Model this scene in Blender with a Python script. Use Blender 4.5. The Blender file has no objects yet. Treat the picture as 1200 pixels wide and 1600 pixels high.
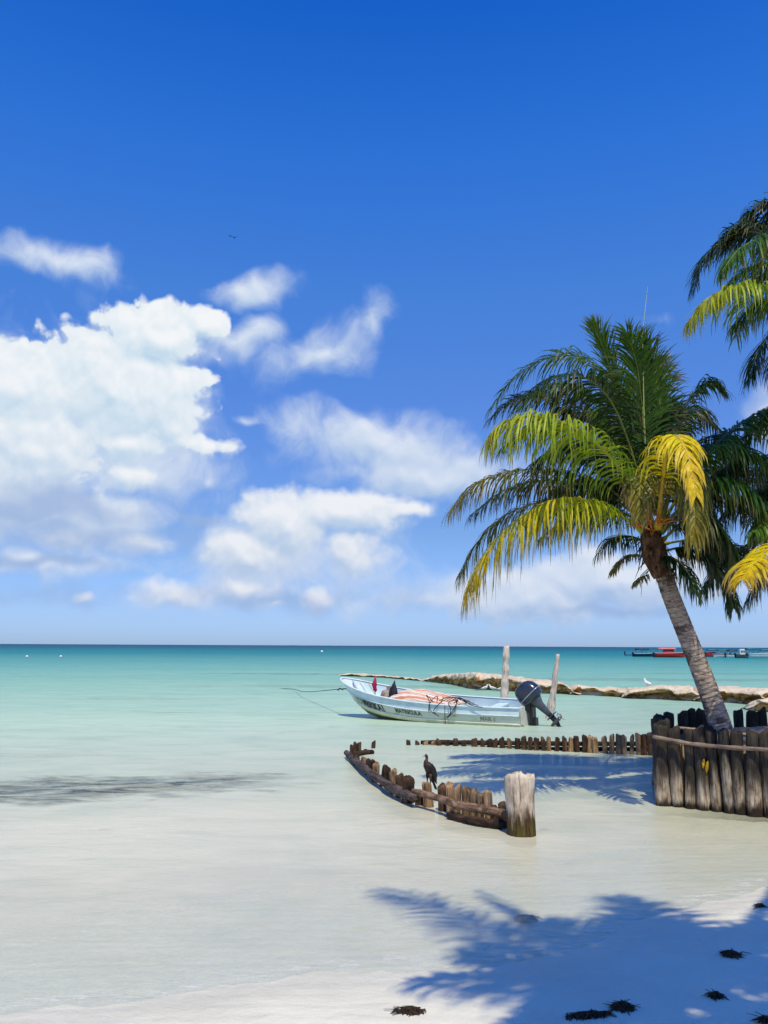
import bpy, bmesh, math, random
from mathutils import Vector, Matrix, noise

# ------------------------------------------------------------------ camera, sky, sun, exposure
scene = bpy.context.scene
COL = scene.collection
V = Vector
F_PX, EYE = 1300.0, 2.2
PITCH, ROLL = math.atan(209 / F_PX), math.atan(6 / 1200)
CAM = V((0, 0, EYE))
FWD = V((0, math.cos(PITCH), math.sin(PITCH)))
UP0 = V((0, -math.sin(PITCH), math.cos(PITCH)))
RIGHT = V((1, 0, 0)) * math.cos(ROLL) + UP0 * math.sin(ROLL)
UPV = UP0 * math.cos(ROLL) - V((1, 0, 0)) * math.sin(ROLL)

cam_data = bpy.data.cameras.new('camera')
cam = bpy.data.objects.new('camera', cam_data)
COL.objects.link(cam)
scene.camera = cam
cam_data.sensor_fit = 'VERTICAL'
cam_data.sensor_height = 24.0
cam_data.lens = 24.0 * F_PX / 1600
cam_data.clip_start, cam_data.clip_end = 0.05, 60000
m = Matrix((RIGHT, UPV, -FWD)).transposed().to_4x4()
m.translation = CAM
cam.matrix_world = m

def ray(px, py):
    return FWD * F_PX + RIGHT * (px - 600) - UPV * (py - 800)
def G(px, py, z=0.0):
    'point of a horizontal level z seen at a photo pixel'
    d = ray(px, py)
    return CAM + d * ((z - EYE) / d.z)
def D(px, py, y):
    'point at world depth y seen at a photo pixel'
    d = ray(px, py)
    return CAM + d * (y / d.y)

SUN_EL = math.radians(63)
SUN_AZ = math.radians(171.5)          # behind the camera, a little to the right
TO_SUN = V((math.sin(SUN_AZ) * math.cos(SUN_EL), math.cos(SUN_AZ) * math.cos(SUN_EL), math.sin(SUN_EL)))
sun_data = bpy.data.lights.new('sun', 'SUN')
sun_data.energy = 4.2
sun_data.angle = math.radians(0.53)
sun_data.color = (1.0, 0.885, 0.60)
sun = bpy.data.objects.new('sun', sun_data)
COL.objects.link(sun)
sun.location = (3, -6, 20)
sun.rotation_euler = TO_SUN.to_track_quat('Z', 'Y').to_euler()

vs = scene.view_settings
vs.view_transform, vs.look = 'Standard', 'None'
vs.exposure, vs.gamma, vs.use_curve_mapping = 0.0, 1.0, False
scene.render.engine = 'CYCLES'
cy = scene.cycles
cy.use_denoising = True
cy.use_adaptive_sampling, cy.adaptive_threshold, cy.adaptive_min_samples = True, 0.02, 12
cy.max_bounces, cy.transparent_max_bounces = 6, 12
cy.diffuse_bounces, cy.glossy_bounces, cy.transmission_bounces = 3, 3, 4
cy.caustics_reflective = cy.caustics_refractive = False
cy.sample_clamp_indirect = 6.0

# ---- node helpers
class NT:
    def __init__(s, tree): s.t = tree
    def n(s, typ, ins=None, **props):
        nd = s.t.nodes.new(typ)
        for k, v in props.items(): setattr(nd, k, v)
        for k, v in (ins or {}).items():
            if isinstance(v, bpy.types.NodeSocket): s.t.links.new(v, nd.inputs[k])
            else: nd.inputs[k].default_value = v
        return nd
    def math(s, op, a, b=0.0, c=0.0, clamp=False):
        return s.n('ShaderNodeMath', {0: a, 1: b, 2: c}, operation=op, use_clamp=clamp).outputs[0]
    def vm(s, op, a, b=(0, 0, 0)):
        nd = s.n('ShaderNodeVectorMath', {0: a}, operation=op)
        if isinstance(b, bpy.types.NodeSocket): s.t.links.new(b, nd.inputs[1])
        elif op == 'SCALE': nd.inputs['Scale'].default_value = b
        else: nd.inputs[1].default_value = b
        return nd.outputs['Value'] if op in ('LENGTH', 'DOT_PRODUCT', 'DISTANCE') else nd.outputs['Vector']
    def mix(s, f, a, b, blend='MIX'):
        nd = s.n('ShaderNodeMix', {0: f}, data_type='RGBA', blend_type=blend)
        for k, v in ((6, a), (7, b)):
            if isinstance(v, bpy.types.NodeSocket): s.t.links.new(v, nd.inputs[k])
            else: nd.inputs[k].default_value = (*v, 1.0)
        return nd.outputs[2]
    def ramp(s, f, stops, interp='LINEAR'):
        nd = s.n('ShaderNodeValToRGB', {0: f})
        nd.color_ramp.interpolation = interp
        el = nd.color_ramp.elements
        while len(el) > 1: el.remove(el[0])
        el[0].position, el[0].color = stops[0][0], (*stops[0][1], 1)
        for p, c in stops[1:]:
            e = el.new(p); e.color = (*c, 1)
        return nd.outputs[0]
    def rng(s, x, a, b, c=0.0, d=1.0, kind='LINEAR'):
        return s.n('ShaderNodeMapRange', {0: x, 1: a, 2: b, 3: c, 4: d}, interpolation_type=kind).outputs[0]
    def noise(s, vec, scale, detail=4.0, rough=0.55, out=0, dist=0.0):
        return s.n('ShaderNodeTexNoise', {'Vector': vec, 'Scale': scale, 'Detail': detail, 'Roughness': rough, 'Distortion': dist}).outputs[out]

# ---- world: Nishita sky graded by elevation, clouds laid out by direction
world = bpy.data.worlds.new('World')
scene.world = world
world.use_nodes = True
w = NT(world.node_tree)
for nd in list(w.t.nodes): w.t.nodes.remove(nd)
sky = w.n('ShaderNodeTexSky', sky_type='NISHITA', sun_disc=False, sun_elevation=SUN_EL, sun_rotation=SUN_AZ,
          altitude=0, air_density=1.0, dust_density=0.3, ozone_density=3.0)
geo = w.n('ShaderNodeTexCoord')
sep = w.n('ShaderNodeSeparateXYZ', {0: geo.outputs['Generated']})
el = w.math('ARCSINE', sep.outputs[2])
az = w.math('ARCTAN2', sep.outputs[0], sep.outputs[1])
elu = w.math('DIVIDE', w.math('MAXIMUM', el, 0.0), math.pi / 2)
def E(deg): return deg / 90.0
tint = w.ramp(elu, [(0.0, (.225, .33, .62)), (E(1.2), (.235, .335, .62)), (E(2.5), (.255, .335, .58)), (E(7.5), (.255, .335, .50)), (E(15.7), (.24, .365, .62)),
                    (E(24), (.205, .43, .75)), (E(32), (.12, .42, .87)), (E(41), (.04, .33, .84)), (1.0, (.04, .32, .80))])
skyc = w.vm('MULTIPLY', sky.outputs[0], tint)
skyc = w.vm('SCALE', skyc, 0.1 * 2.5)      # background strength 0.1, grade 2.5

def azel(px, py):
    d = ray(px, py).normalized()
    return math.atan2(d.x, d.y), math.asin(d.z)
uv = w.n('ShaderNodeCombineXYZ', {0: az, 1: el, 2: 0.0}).outputs[0]

last = [None]
def after(vec, val):
    # an imperceptible offset by an earlier value, so the terms are evaluated one after another
    return vec if val is None else w.vm('ADD', vec, w.math('MULTIPLY', val, 1e-9))
def cloud_field(vec, ells, warp, wscale, amp, nscale, bill, seed, rgh=.6):
    vec = after(vec, last[0])
    off = w.vm('ADD', vec, (seed, seed * .7, 0))
    wn = w.n('ShaderNodeTexNoise', {'Vector': off, 'Scale': wscale, 'Detail': 2.0, 'Roughness': .55}, noise_dimensions='2D').outputs[1]
    wv = w.vm('SCALE', w.vm('SUBTRACT', wn, (.5, .5, .5)), warp)
    p = w.vm('MULTIPLY', w.vm('ADD', vec, wv), (1, 1, 0))
    acc = None
    for (cx, cy_, rx, ry, rot, wt) in ells:
        u, v = azel(cx, cy_)
        du = abs(azel(cx + rx, cy_)[0] - azel(cx - rx, cy_)[0]) / 2
        dv = abs(azel(cx, cy_ + ry)[1] - azel(cx, cy_ - ry)[1]) / 2
        mp = w.n('ShaderNodeMapping', {'Vector': after(p, acc), 'Location': (u, v, 0), 'Rotation': (0, 0, -math.radians(rot)), 'Scale': (du, dv, 1)}, vector_type='TEXTURE')
        ln = w.vm('LENGTH', mp.outputs[0])
        dd = w.math('MULTIPLY_ADD', ln, -wt, wt)
        acc = dd if acc is None else w.math('SMOOTH_MAX', acc, dd, .12)
    off2 = w.vm('ADD', after(p, acc), (seed * 1.3, seed, 0))
    nz = w.n('ShaderNodeTexNoise', {'Vector': off2, 'Scale': nscale, 'Detail': 6.0, 'Roughness': rgh}, noise_dimensions='2D').outputs[0]
    d = w.math('MULTIPLY_ADD', w.math('SUBTRACT', nz, .5), amp, acc)
    if bill:
        vo = w.n('ShaderNodeTexVoronoi', {'Vector': off2, 'Scale': nscale * 2.0, 'Detail': 2.0, 'Roughness': .5}, feature='F1', voronoi_dimensions='2D').outputs[0]
        d = w.math('MULTIPLY_ADD', w.math('SUBTRACT', .42, vo), bill, d)
    last[0] = d
    return d

CUM = [(245, 530, 105, 72, 0, 1), (175, 610, 170, 120, 0, 1.15), (40, 610, 170, 92, 0, 1.1), (255, 625, 90, 115, 0, 1), (320, 508, 46, 40, 0, .7),
       (50, 700, 170, 120, 0, 1.1), (5, 775, 80, 60, 0, .95), (285, 690, 95, 28, 8, .6), (200, 690, 90, 40, 0, .8),
       (195, 745, 60, 34, 0, .6), (100, 840, 70, 30, 0, .5), (225, 850, 80, 24, 0, .45), (170, 800, 110, 40, 0, .45),
       (450, 822, 100, 66, 20, 1.1), (530, 802, 150, 44, 0, 1), (385, 868, 105, 60, 10, 1.05), (640, 797, 90, 20, 0, .55),
       (545, 868, 95, 56, 20, .8), (285, 930, 140, 32, 0, .75), (385, 920, 100, 46, 0, .85), (498, 938, 46, 27, 0, .9), (135, 932, 26, 12, 0, .6), (432, 945, 20, 10, 0, .6)]
SOFT = [(100, 410, 165, 46, 0, .8), (385, 458, 120, 38, -8, .75), (375, 538, 105, 34, -18, .65), (510, 545, 120, 62, -20, .8), (578, 512, 44, 66, 25, .65),
        (590, 695, 230, 72, 8, 1.15), (670, 735, 220, 56, 0, 1.1), (380, 655, 40, 14, 0, .6), (322, 750, 42, 30, 0, .65), (560, 730, 120, 60, 0, .7),
        (830, 928, 240, 60, 0, 1.6), (960, 908, 210, 66, 0, 1.7), (100, 810, 280, 95, 0, 1.1), (50, 878, 260, 40, 0, .9), (450, 885, 300, 85, 0, .85), (210, 735, 210, 90, 0, .9),
        (1040, 515, 60, 22, 0, .35), (1205, 650, 60, 90, 0, .7), (1130, 930, 150, 46, 0, .7), (60, 640, 240, 210, 0, .75), (600, 930, 260, 40, 0, .45), (290, 660, 110, 120, 0, .6)]

def both(vec):
    a = cloud_field(vec, CUM, .016, 20.0, .64, 13.0, .24, 3.1, .57)
    b = cloud_field(vec, SOFT, .055, 12.0, 1.05, 11.0, 0.0, 7.7, .58)
    return a, b
cA, cB = both(uv)
lA, lB = both(w.vm('ADD', uv, (.003, .011, 0)))
rawA = w.math('SUBTRACT', cA, lA)
# crisp billows on the sunlit crown of a cumulus, dissolving edges on its shaded side
aA = w.n('ShaderNodeMapRange', {0: w.math('ADD', cA, .10), 1: .03, 2: w.math('MAXIMUM', w.rng(rawA, -.10, .10, .60, .18), w.rng(el, math.radians(4), math.radians(15), .75, .18)), 3: 0.0, 4: 1.0}, interpolation_type='SMOOTHSTEP').outputs[0]
aB = w.math('MULTIPLY', w.rng(cB, .06, .80, 0, 1, 'SMOOTHSTEP'), .90)
litA = w.math('MULTIPLY_ADD', rawA, 1.7, .50, clamp=True)
litB = w.math('MULTIPLY_ADD', w.math('SUBTRACT', cB, lB), 1.0, .54, clamp=True)
low = w.rng(el, math.radians(2), math.radians(18), 0, 1, 'SMOOTHSTEP')
topA = w.mix(low, (.80, .83, .90), (.90, .925, .95))
botA = w.mix(low, (.46, .58, .79), (.55, .71, .84))
colA = w.mix(litA, botA, topA)
colB = w.mix(litB, w.mix(low, (.37, .51, .76), (.42, .58, .80)), w.mix(low, (.76, .81, .90), (.80, .855, .935)))
# the same kind of fair-weather cloud goes on all round the horizon outside the frame
band = w.math('MULTIPLY', w.rng(el, .03, .12, 0, 1, 'SMOOTHSTEP'), w.rng(el, .30, .55, 1, 0, 'SMOOTHSTEP'))
side = w.rng(w.math('ABSOLUTE', az), .62, .80, 0, 1, 'SMOOTHSTEP')
gn = w.noise(w.vm('MULTIPLY', geo.outputs['Generated'], (1, 1, 2.4)), 4.2, 6.0, .56)
aG = w.math('MULTIPLY', w.math('MULTIPLY', w.rng(gn, .50, .62, 0, .85, 'SMOOTHSTEP'), band), side)
plain = w.n('ShaderNodeBackground', {'Color': w.mix(aG, skyc, (.78, .83, .92)), 'Strength': 1.0})
GREY = [(130, 792, 230, 44, 0, .75), (60, 882, 210, 20, 0, .9), (70, 800, 150, 30, 0, .8), (310, 812, 60, 16, 0, .7), (150, 835, 240, 60, 0, .55), (420, 935, 330, 26, 0, .5), (960, 955, 230, 18, 0, .7), (40, 925, 260, 26, 0, .5)]
cG = cloud_field(uv, GREY, .05, 12.0, .9, 10.0, 0.0, 11.3, .55)
c = w.mix(aB, skyc, colB)
c = w.mix(aA, c, colA)
c = w.mix(w.math('MULTIPLY', w.rng(cG, .05, .75, 0, 1, 'SMOOTHSTEP'), .75), c, (.30, .44, .72))
cloudy = w.n('ShaderNodeBackground', {'Color': c, 'Strength': 1.0})
inside = w.math('MULTIPLY', w.math('MULTIPLY', w.math('GREATER_THAN', el, .0), w.math('LESS_THAN', el, .56)), w.math('LESS_THAN', w.math('ABSOLUTE', az), .62))
bg = w.n('ShaderNodeMixShader', {0: inside, 1: plain.outputs[0], 2: cloudy.outputs[0]})
w.n('ShaderNodeOutputWorld', {'Surface': bg.outputs[0]})
world.cycles.sampling_method = 'MANUAL'
world.cycles.sample_map_resolution = 512

# ------------------------------------------------------------------ mesh and material helpers
def new_mat(name):
    mt = bpy.data.materials.new(name)
    mt.use_nodes = True
    t = NT(mt.node_tree)
    for nd in list(t.t.nodes): t.t.nodes.remove(nd)
    return mt, t
def finish(t, shader):
    t.n('ShaderNodeOutputMaterial', {'Surface': shader})

def mottled(name, stops, scale=4.0, rough=.75, bump=.3, bscale=None, stretch=(1, 1, 1), spec=.3, vary=.0, detail=5.0, metallic=0.0):
    'procedural colour from object-space noise, a per-object tone shift and fine relief'
    mt, t = new_mat(name)
    tc = t.n('ShaderNodeTexCoord')
    vec = t.vm('MULTIPLY', tc.outputs['Object'], stretch)
    rnd = t.n('ShaderNodeObjectInfo').outputs['Random']
    vec = t.vm('ADD', vec, t.n('ShaderNodeCombineXYZ', {0: t.math('MULTIPLY', rnd, 37.0), 1: t.math('MULTIPLY', rnd, 11.0), 2: 0.0}).outputs[0])
    nz = t.noise(vec, scale, detail, .6)
    col = t.ramp(nz, stops)
    if vary:
        col = t.mix(1.0, col, t.ramp(rnd, [(0, (1 - vary,) * 3), (1, (1 + vary,) * 3)]), 'MULTIPLY')
    b = t.n('ShaderNodeBsdfPrincipled', {'Base Color': col, 'Roughness': rough, 'Specular IOR Level': spec, 'Metallic': metallic})
    if bump:
        bz = t.noise(vec, bscale or scale * 4, 5.0, .65)
        bn = t.n('ShaderNodeBump', {'Strength': bump, 'Distance': .02, 'Height': bz})
        t.t.links.new(bn.outputs[0], b.inputs['Normal'])
    finish(t, b.outputs[0])
    return mt

class MB:
    def __init__(s): s.v, s.f, s.c, s.m = [], [], [], []
    def add(s, vs_, fs, col=None, mi=0):
        o = len(s.v)
        s.v += [tuple(p) for p in vs_]
        s.f += [tuple(i + o for i in f) for f in fs]
        s.m += [mi] * len(fs)
        if col is not None:
            s.c += list(col) if isinstance(col, list) else [col] * len(vs_)
    def rings(s, rings, cap0=True, cap1=True, col=None, mi=0, closed=True):
        n = len(rings[0]); vs_, fs = [], []
        for r in rings: vs_ += list(r)
        for k in range(len(rings) - 1):
            for i in range(n if closed else n - 1):
                j = (i + 1) % n
                fs.append((k * n + i, k * n + j, (k + 1) * n + j, (k + 1) * n + i))
        if cap0: fs.append(tuple(reversed(range(n))))
        if cap1: fs.append(tuple(range((len(rings) - 1) * n, len(rings) * n)))
        s.add(vs_, fs, col, mi)
    def tube(s, pts, rad, n=8, col=None, mi=0, flat=1.0, cap=True):
        pts = [V(p) for p in pts]
        rr, prev = [], None
        for i, p in enumerate(pts):
            tg = (pts[min(i + 1, len(pts) - 1)] - pts[max(i - 1, 0)]).normalized()
            if prev is None:
                a = V((0, 0, 1)) if abs(tg.z) < .9 else V((1, 0, 0))
                x = tg.cross(a).normalized()
            else:
                x = (prev - tg * prev.dot(tg)).normalized()
            prev = x
            y = tg.cross(x)
            r = rad[i] if isinstance(rad, (list, tuple)) else rad
            rr.append([p + x * (r * math.cos(k * 2 * math.pi / n)) + y * (r * flat * math.sin(k * 2 * math.pi / n)) for k in range(n)])
        s.rings(rr, cap, cap, col, mi)
    def box(s, c0, sz, rot=None, col=None, mi=0):
        R = rot or Matrix.Identity(3)
        c0 = V(c0)
        p = [c0 + R @ V((x * sz[0] / 2, y * sz[1] / 2, z * sz[2] / 2)) for z in (-1, 1) for y in (-1, 1) for x in (-1, 1)]
        s.add(p, [(0, 2, 3, 1), (4, 5, 7, 6), (0, 1, 5, 4), (2, 6, 7, 3), (0, 4, 6, 2), (1, 3, 7, 5)], col, mi)
    def build(s, name, mats, parent=None, smooth=True, loc=None):
        me = bpy.data.meshes.new(name)
        me.from_pydata(s.v, [], s.f)
        if not isinstance(mats, (list, tuple)): mats = [mats]
        for mt in mats: me.materials.append(mt)
        if len(mats) > 1: me.polygons.foreach_set('material_index', s.m)
        if s.c:
            at = me.color_attributes.new('tone', 'FLOAT_COLOR', 'POINT')
            at.data.foreach_set('color', [q for cc in s.c for q in (*cc, 1.0)])
        if smooth: me.polygons.foreach_set('use_smooth', [True] * len(me.polygons))
        me.update()
        o = bpy.data.objects.new(name, me)
        COL.objects.link(o)
        if parent is not None: o.parent = parent
        if loc is not None: o.location = loc
        return o
def tag(o, label=None, cat=None, group=None, kind=None):
    for k, v_ in (('label', label), ('category', cat), ('group', group), ('kind', kind)):
        if v_: o[k] = v_
    return o
def empty(name, loc=(0, 0, 0), rz=0.0):
    o = bpy.data.objects.new(name, None)
    COL.objects.link(o)
    o.location = loc
    o.rotation_euler = (0, 0, rz)
    o.empty_display_size = .1
    return o
def lerp(a, b, f): return a + (b - a) * f
def interp(tab, x):
    if x <= tab[0][0]: return tab[0][1]
    for (x0, y0), (x1, y1) in zip(tab, tab[1:]):
        if x <= x1: return lerp(y0, y1, (x - x0) / (x1 - x0))
    return tab[-1][1]
def catmull(P, n):
    P = [V(p) for p in P]
    Q = [P[0] * 2 - P[1]] + P + [P[-1] * 2 - P[-2]]
    out, segs = [], len(P) - 1
    for k in range(n + 1):
        u = min(k / n * segs, segs - 1e-6); i = int(u); t = u - i
        a, b, c_, d = Q[i], Q[i + 1], Q[i + 2], Q[i + 3]
        out.append(.5 * ((2 * b) + (c_ - a) * t + (2 * a - 5 * b + 4 * c_ - d) * t * t + (3 * b - a - 3 * c_ + d) * t ** 3))
    return out
def smooth01(a, b, x):
    t = max(0, min(1, (x - a) / (b - a))); return t * t * (3 - 2 * t)
def fbm(x, y, z=0.0, o=4):
    return noise.fractal(V((x, y, z)), 1.0, 2.0, o)

# ------------------------------------------------------------------ the beach and sea bed, one sheet
SHORE = [(-60, 2.0), (-12, 3.4), (-5, 4.6), (-1.8, 5.5), (-.5, 6.05), (.85, 6.15), (1.6, 6.7), (2.3, 7.35), (3.6, 8.2), (4.6, 9.2), (6, 11), (9, 15), (14, 19), (60, 40)]
def shore_y(x): return interp(SHORE, x)
def ground(x, y):
    s = y - shore_y(x)
    if s < 0:
        z = .085 * -s / (1 + .02 * -s)
        z = min(z, 1.4 + .1 * math.tanh(-s / 60))
        z += .025 * fbm(x * .5, y * .5, 3.3) * min(1, -s / 2)
    else:
        z = -.030 * s if s < 20 else -.6 - .012 * (s - 20)
        z = max(z, -4.0)
        z += .018 * fbm(x * .35, y * .6, 1.1) * min(1, s / 3)
    return z + .006 * fbm(x * 1.7, y * 2.3, 9.0)
def axis(lo, hi, step, ext, ratio=1.22):
    a = [lo + step * i for i in range(int(round((hi - lo) / step)) + 1)]
    st, p = step, hi
    while p < ext: st *= ratio; p += st; a.append(p)
    st, p = step, lo
    while p > -ext: st *= ratio; p -= st; a.insert(0, p)
    return a
def sheet(name, xs, ys, zf, mat_, attr=None):
    nx = len(xs)
    me = bpy.data.meshes.new(name)
    me.from_pydata([(x, y, zf(x, y)) for y in ys for x in xs], [], [(j * nx + i, j * nx + i + 1, (j + 1) * nx + i + 1, (j + 1) * nx + i) for j in range(len(ys) - 1) for i in range(nx - 1)])
    me.polygons.foreach_set('use_smooth', [True] * len(me.polygons))
    if attr:
        at = me.attributes.new('depth', 'FLOAT', 'POINT')
        at.data.foreach_set('value', [attr(x, y) for y in ys for x in xs])
    me.materials.append(mat_)
    o = bpy.data.objects.new(name, me); COL.objects.link(o)
    o['kind'] = 'structure'
    return o

M = {}
# sand: near-white coral sand, a little darker where the water keeps it wet
mt, t = new_mat('coral_sand'); M['sand'] = mt
pos = t.n('ShaderNodeNewGeometry').outputs['Position']
sx = t.n('ShaderNodeSeparateXYZ', {0: pos})
nz = t.noise(pos, 1.3, 6.0, .6)
fine = t.noise(pos, 90.0, 3.0, .7)
col = t.ramp(nz, [(.25, (.62, .60, .49)), (.5, (.68, .66, .55)), (.75, (.72, .70, .60))])
wet = t.math('MULTIPLY', t.rng(t.math('ADD', sx.outputs[2], t.math('MULTIPLY', t.noise(pos, 2.2, 3.0), .05)), .035, .085, 1, 0, 'SMOOTHSTEP'), .24)
col = t.mix(wet, col, (.40, .37, .31))
col = t.mix(t.math('MULTIPLY', t.rng(fine, .55, .75), .22), col, (.42, .38, .32))
rip = t.n('ShaderNodeTexWave', {'Vector': t.vm('MULTIPLY', pos, (.25, 1, 1)), 'Scale': 1.6, 'Distortion': 7.0, 'Detail': 3.0, 'Detail Scale': 1.2}, wave_type='BANDS', bands_direction='Y').outputs[1]
tread = t.n('ShaderNodeTexVoronoi', {'Vector': t.vm('ADD', t.vm('MULTIPLY', pos, (1, 1, 0)), t.vm('SCALE', t.noise(pos, 2.0, 2.0, .5, 1), .5)), 'Scale': 2.6, 'Smoothness': .8}, feature='SMOOTH_F1').outputs[0]
fine = t.math('ADD', fine, t.math('MULTIPLY', t.math('MULTIPLY', tread, 9.0), t.rng(sx.outputs[2], .02, .09)))
hgt = t.math('ADD', t.math('MULTIPLY', fine, .10), t.math('ADD', t.math('MULTIPLY', t.noise(pos, 5.0, 5.0, .6), 1.0), t.math('MULTIPLY', rip, .12)))
bn = t.n('ShaderNodeBump', {'Strength': .6, 'Distance': .05, 'Height': hgt})
b = t.n('ShaderNodeBsdfPrincipled', {'Base Color': col, 'Roughness': t.rng(wet, 0, .24, .9, .45), 'Specular IOR Level': .25, 'Normal': bn.outputs[0]})
finish(t, b.outputs[0])

# sea: reflecting surface over water that goes from clear and milky at the edge to turquoise and teal far out
mt, t = new_mat('sea_water'); M['sea'] = mt
pos = t.n('ShaderNodeNewGeometry').outputs['Position']
sp = t.n('ShaderNodeSeparateXYZ', {0: pos})
dep = t.n('ShaderNodeAttribute', attribute_name='depth').outputs['Fac']
flat = t.vm('MULTIPLY', pos, (1, 1, 0))
pat = t.noise(t.vm('MULTIPLY', flat, (.035, .12, 1)), 1.0, 5.0, .6)
pat2 = t.noise(t.vm('MULTIPLY', flat, (.25, .8, 1)), 1.0, 4.0, .6)
dist = t.math('MULTIPLY', t.vm('LENGTH', flat), t.math('ADD', .72, t.math('MULTIPLY', pat, .56)))
dist = t.math('MULTIPLY', dist, t.math('ADD', .88, t.math('MULTIPLY', pat2, .24)))
lg = t.rng(t.math('LOGARITHM', t.math('MAXIMUM', dist, 1.0), 10.0), .7, 3.7)
def LG(y): return (math.log10(y) - .7) / 3.0
body = t.ramp(lg, [(LG(7), (.83, .79, .645)), (LG(11.5), (.80, .78, .62)), (LG(15), (.64, .69, .55)), (LG(20), (.52, .63, .50)), (LG(28), (.41, .57, .44)), (LG(48), (.27, .49, .385)),
                   (LG(90), (.14, .38, .34)), (LG(220), (.012, .21, .245)), (LG(700), (.001, .10, .17)), (1.0, (.001, .065, .14))])
# drifting streaks of suspended sand
sed = t.noise(t.vm('MULTIPLY', flat, (.55, 1.15, 1)), 1.0, 6.0, .66, 0, .8)
body = t.mix(1.0, body, t.ramp(sed, [(.3, (.80, .87, .85)), (.5, (.97, .98, .97)), (.68, (1.06, 1.04, 1.03))]), 'MULTIPLY')
# beds of sea grass seen through the water: long dark patches with their own shapes
GRASS = [(G(170, 1229), 3.3, 1.25, 10), (G(10, 1244), 2.0, .8, 0), (G(350, 1216), 1.5, .8, 8), (G(515, 1113), 1.2, .3, 0), (D(1020, 1076, 58), 17, 3.4, 0), (D(455, 1056, 66), 9, 1.4, 0), (G(620, 1073), 14, 2.2, 0),
         (D(210, 1090, 35), 3.5, .9, 0), (D(1150, 1050, 72), 14, 2, 0), (G(255, 1113), 1.6, .35, 0), (G(60, 1180), 2.2, .5, 0)]
gm = None
wob = t.vm('SCALE', t.vm('SUBTRACT', t.noise(t.vm('MULTIPLY', flat, (.5, 1.2, 1)), 1.6, 5.0, .65, 1), (.5, .5, .5)), 1.6)
for gi, (pc, rx, ry, rot) in enumerate(GRASS):
    src = t.vm('ADD', flat, t.vm('MULTIPLY', wob, (rx * .7, ry * 1.7, 0)))
    if gm is not None: src = t.vm('ADD', src, t.math('MULTIPLY', gm, 1e-9))
    mp = t.n('ShaderNodeMapping', {'Vector': src, 'Location': (pc.x, pc.y, 0), 'Rotation': (0, 0, math.radians(rot)), 'Scale': (rx, ry, 1)}, vector_type='TEXTURE')
    g1 = t.math('MULTIPLY', t.rng(t.vm('LENGTH', t.vm('MULTIPLY', mp.outputs[0], (1, 1, 0))), .35, 1.1, 1, 0, 'SMOOTHSTEP'), (1.0, .95, .9, .30, .38, .55, .35, .25, .30, .25, .2)[gi])
    gm = g1 if gm is None else t.math('MAXIMUM', gm, g1)
brk = t.rng(t.noise(t.vm('MULTIPLY', flat, (1.1, 2.2, 1)), 1.0, 6.0, .72, 0, .7), .38, .60)
gmask = t.math('MULTIPLY', gm, t.math('MULTIPLY_ADD', brk, .78, .22))
body = t.mix(gmask, body, t.ramp(t.noise(t.vm('MULTIPLY', flat, (.5, 1.4, 1)), 1.3, 4.0, .6), [(.38, (.020, .050, .055)), (.52, (.045, .060, .045)), (.64, (.12, .095, .040))]))
opac = t.math('ADD', t.rng(dep, .0, .12, .10, .62), t.rng(dep, .12, .6, 0, .37), clamp=True)
opac = t.math('MAXIMUM', opac, gmask)
# ripples
r1 = t.noise(t.vm('MULTIPLY', flat, (1.2, 2.4, 1)), 1.5, 4.0, .6, 0, .6)
r2 = t.noise(t.vm('MULTIPLY', flat, (2.5, 5.0, 1)), 2.2, 3.0, .6, 0, 1.0)
r3 = t.noise(t.vm('MULTIPLY', flat, (.12, .35, 1)), 1.0, 4.0, .6)
hh = t.math('ADD', t.math('MULTIPLY', r1, .6), t.math('ADD', t.math('MULTIPLY', r2, .22), t.math('MULTIPLY', r3, 2.2)))
bn = t.n('ShaderNodeBump', {'Strength': t.rng(lg, .2, .45, .38, .9), 'Distance': .14, 'Height': hh})
fr = t.math('MINIMUM', t.n('ShaderNodeFresnel', {'IOR': 1.33, 'Normal': bn.outputs[0]}).outputs[0], t.rng(lg, .2, .6, .16, .10))
clear = t.n('ShaderNodeBsdfTransparent', {'Color': (.93, .97, .96, 1)})
milk = t.n('ShaderNodeBsdfDiffuse', {'Color': body, 'Normal': bn.outputs[0]})
under = t.n('ShaderNodeMixShader', {0: opac, 1: clear.outputs[0], 2: milk.outputs[0]})
gl = t.n('ShaderNodeBsdfGlossy', {'Color': (1, 1, 1, 1), 'Roughness': .12, 'Normal': bn.outputs[0]})
surf = t.n('ShaderNodeMixShader', {0: fr, 1: under.outputs[0], 2: gl.outputs[0]})
# a thread of foam where the film of water ends
fm = t.math('MULTIPLY', t.rng(t.math('ABSOLUTE', t.math('SUBTRACT', dep, .004)), .0, .006, 1, 0), t.rng(t.noise(t.vm('MULTIPLY', flat, (2, 5, 1)), 3.0, 4.0, .7), .48, .68))
foam = t.n('ShaderNodeBsdfDiffuse', {'Color': (.80, .80, .78, 1)})
surf = t.n('ShaderNodeMixShader', {0: t.math('MULTIPLY', fm, .55), 1: surf.outputs[0], 2: foam.outputs[0]})
finish(t, surf.outputs[0])

xs = axis(-9, 9, .15, 26000); ys = [y for y in axis(-4, 19, .14, 26000) if y > -400]
sheet('beach', xs, ys, ground, M['sand'])
ysw = [y for y in ys if y > 2.5]
sheet('sea', xs, ysw, lambda x, y: 0.0, M['sea'], lambda x, y: max(0.0, -ground(x, y)))

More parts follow.
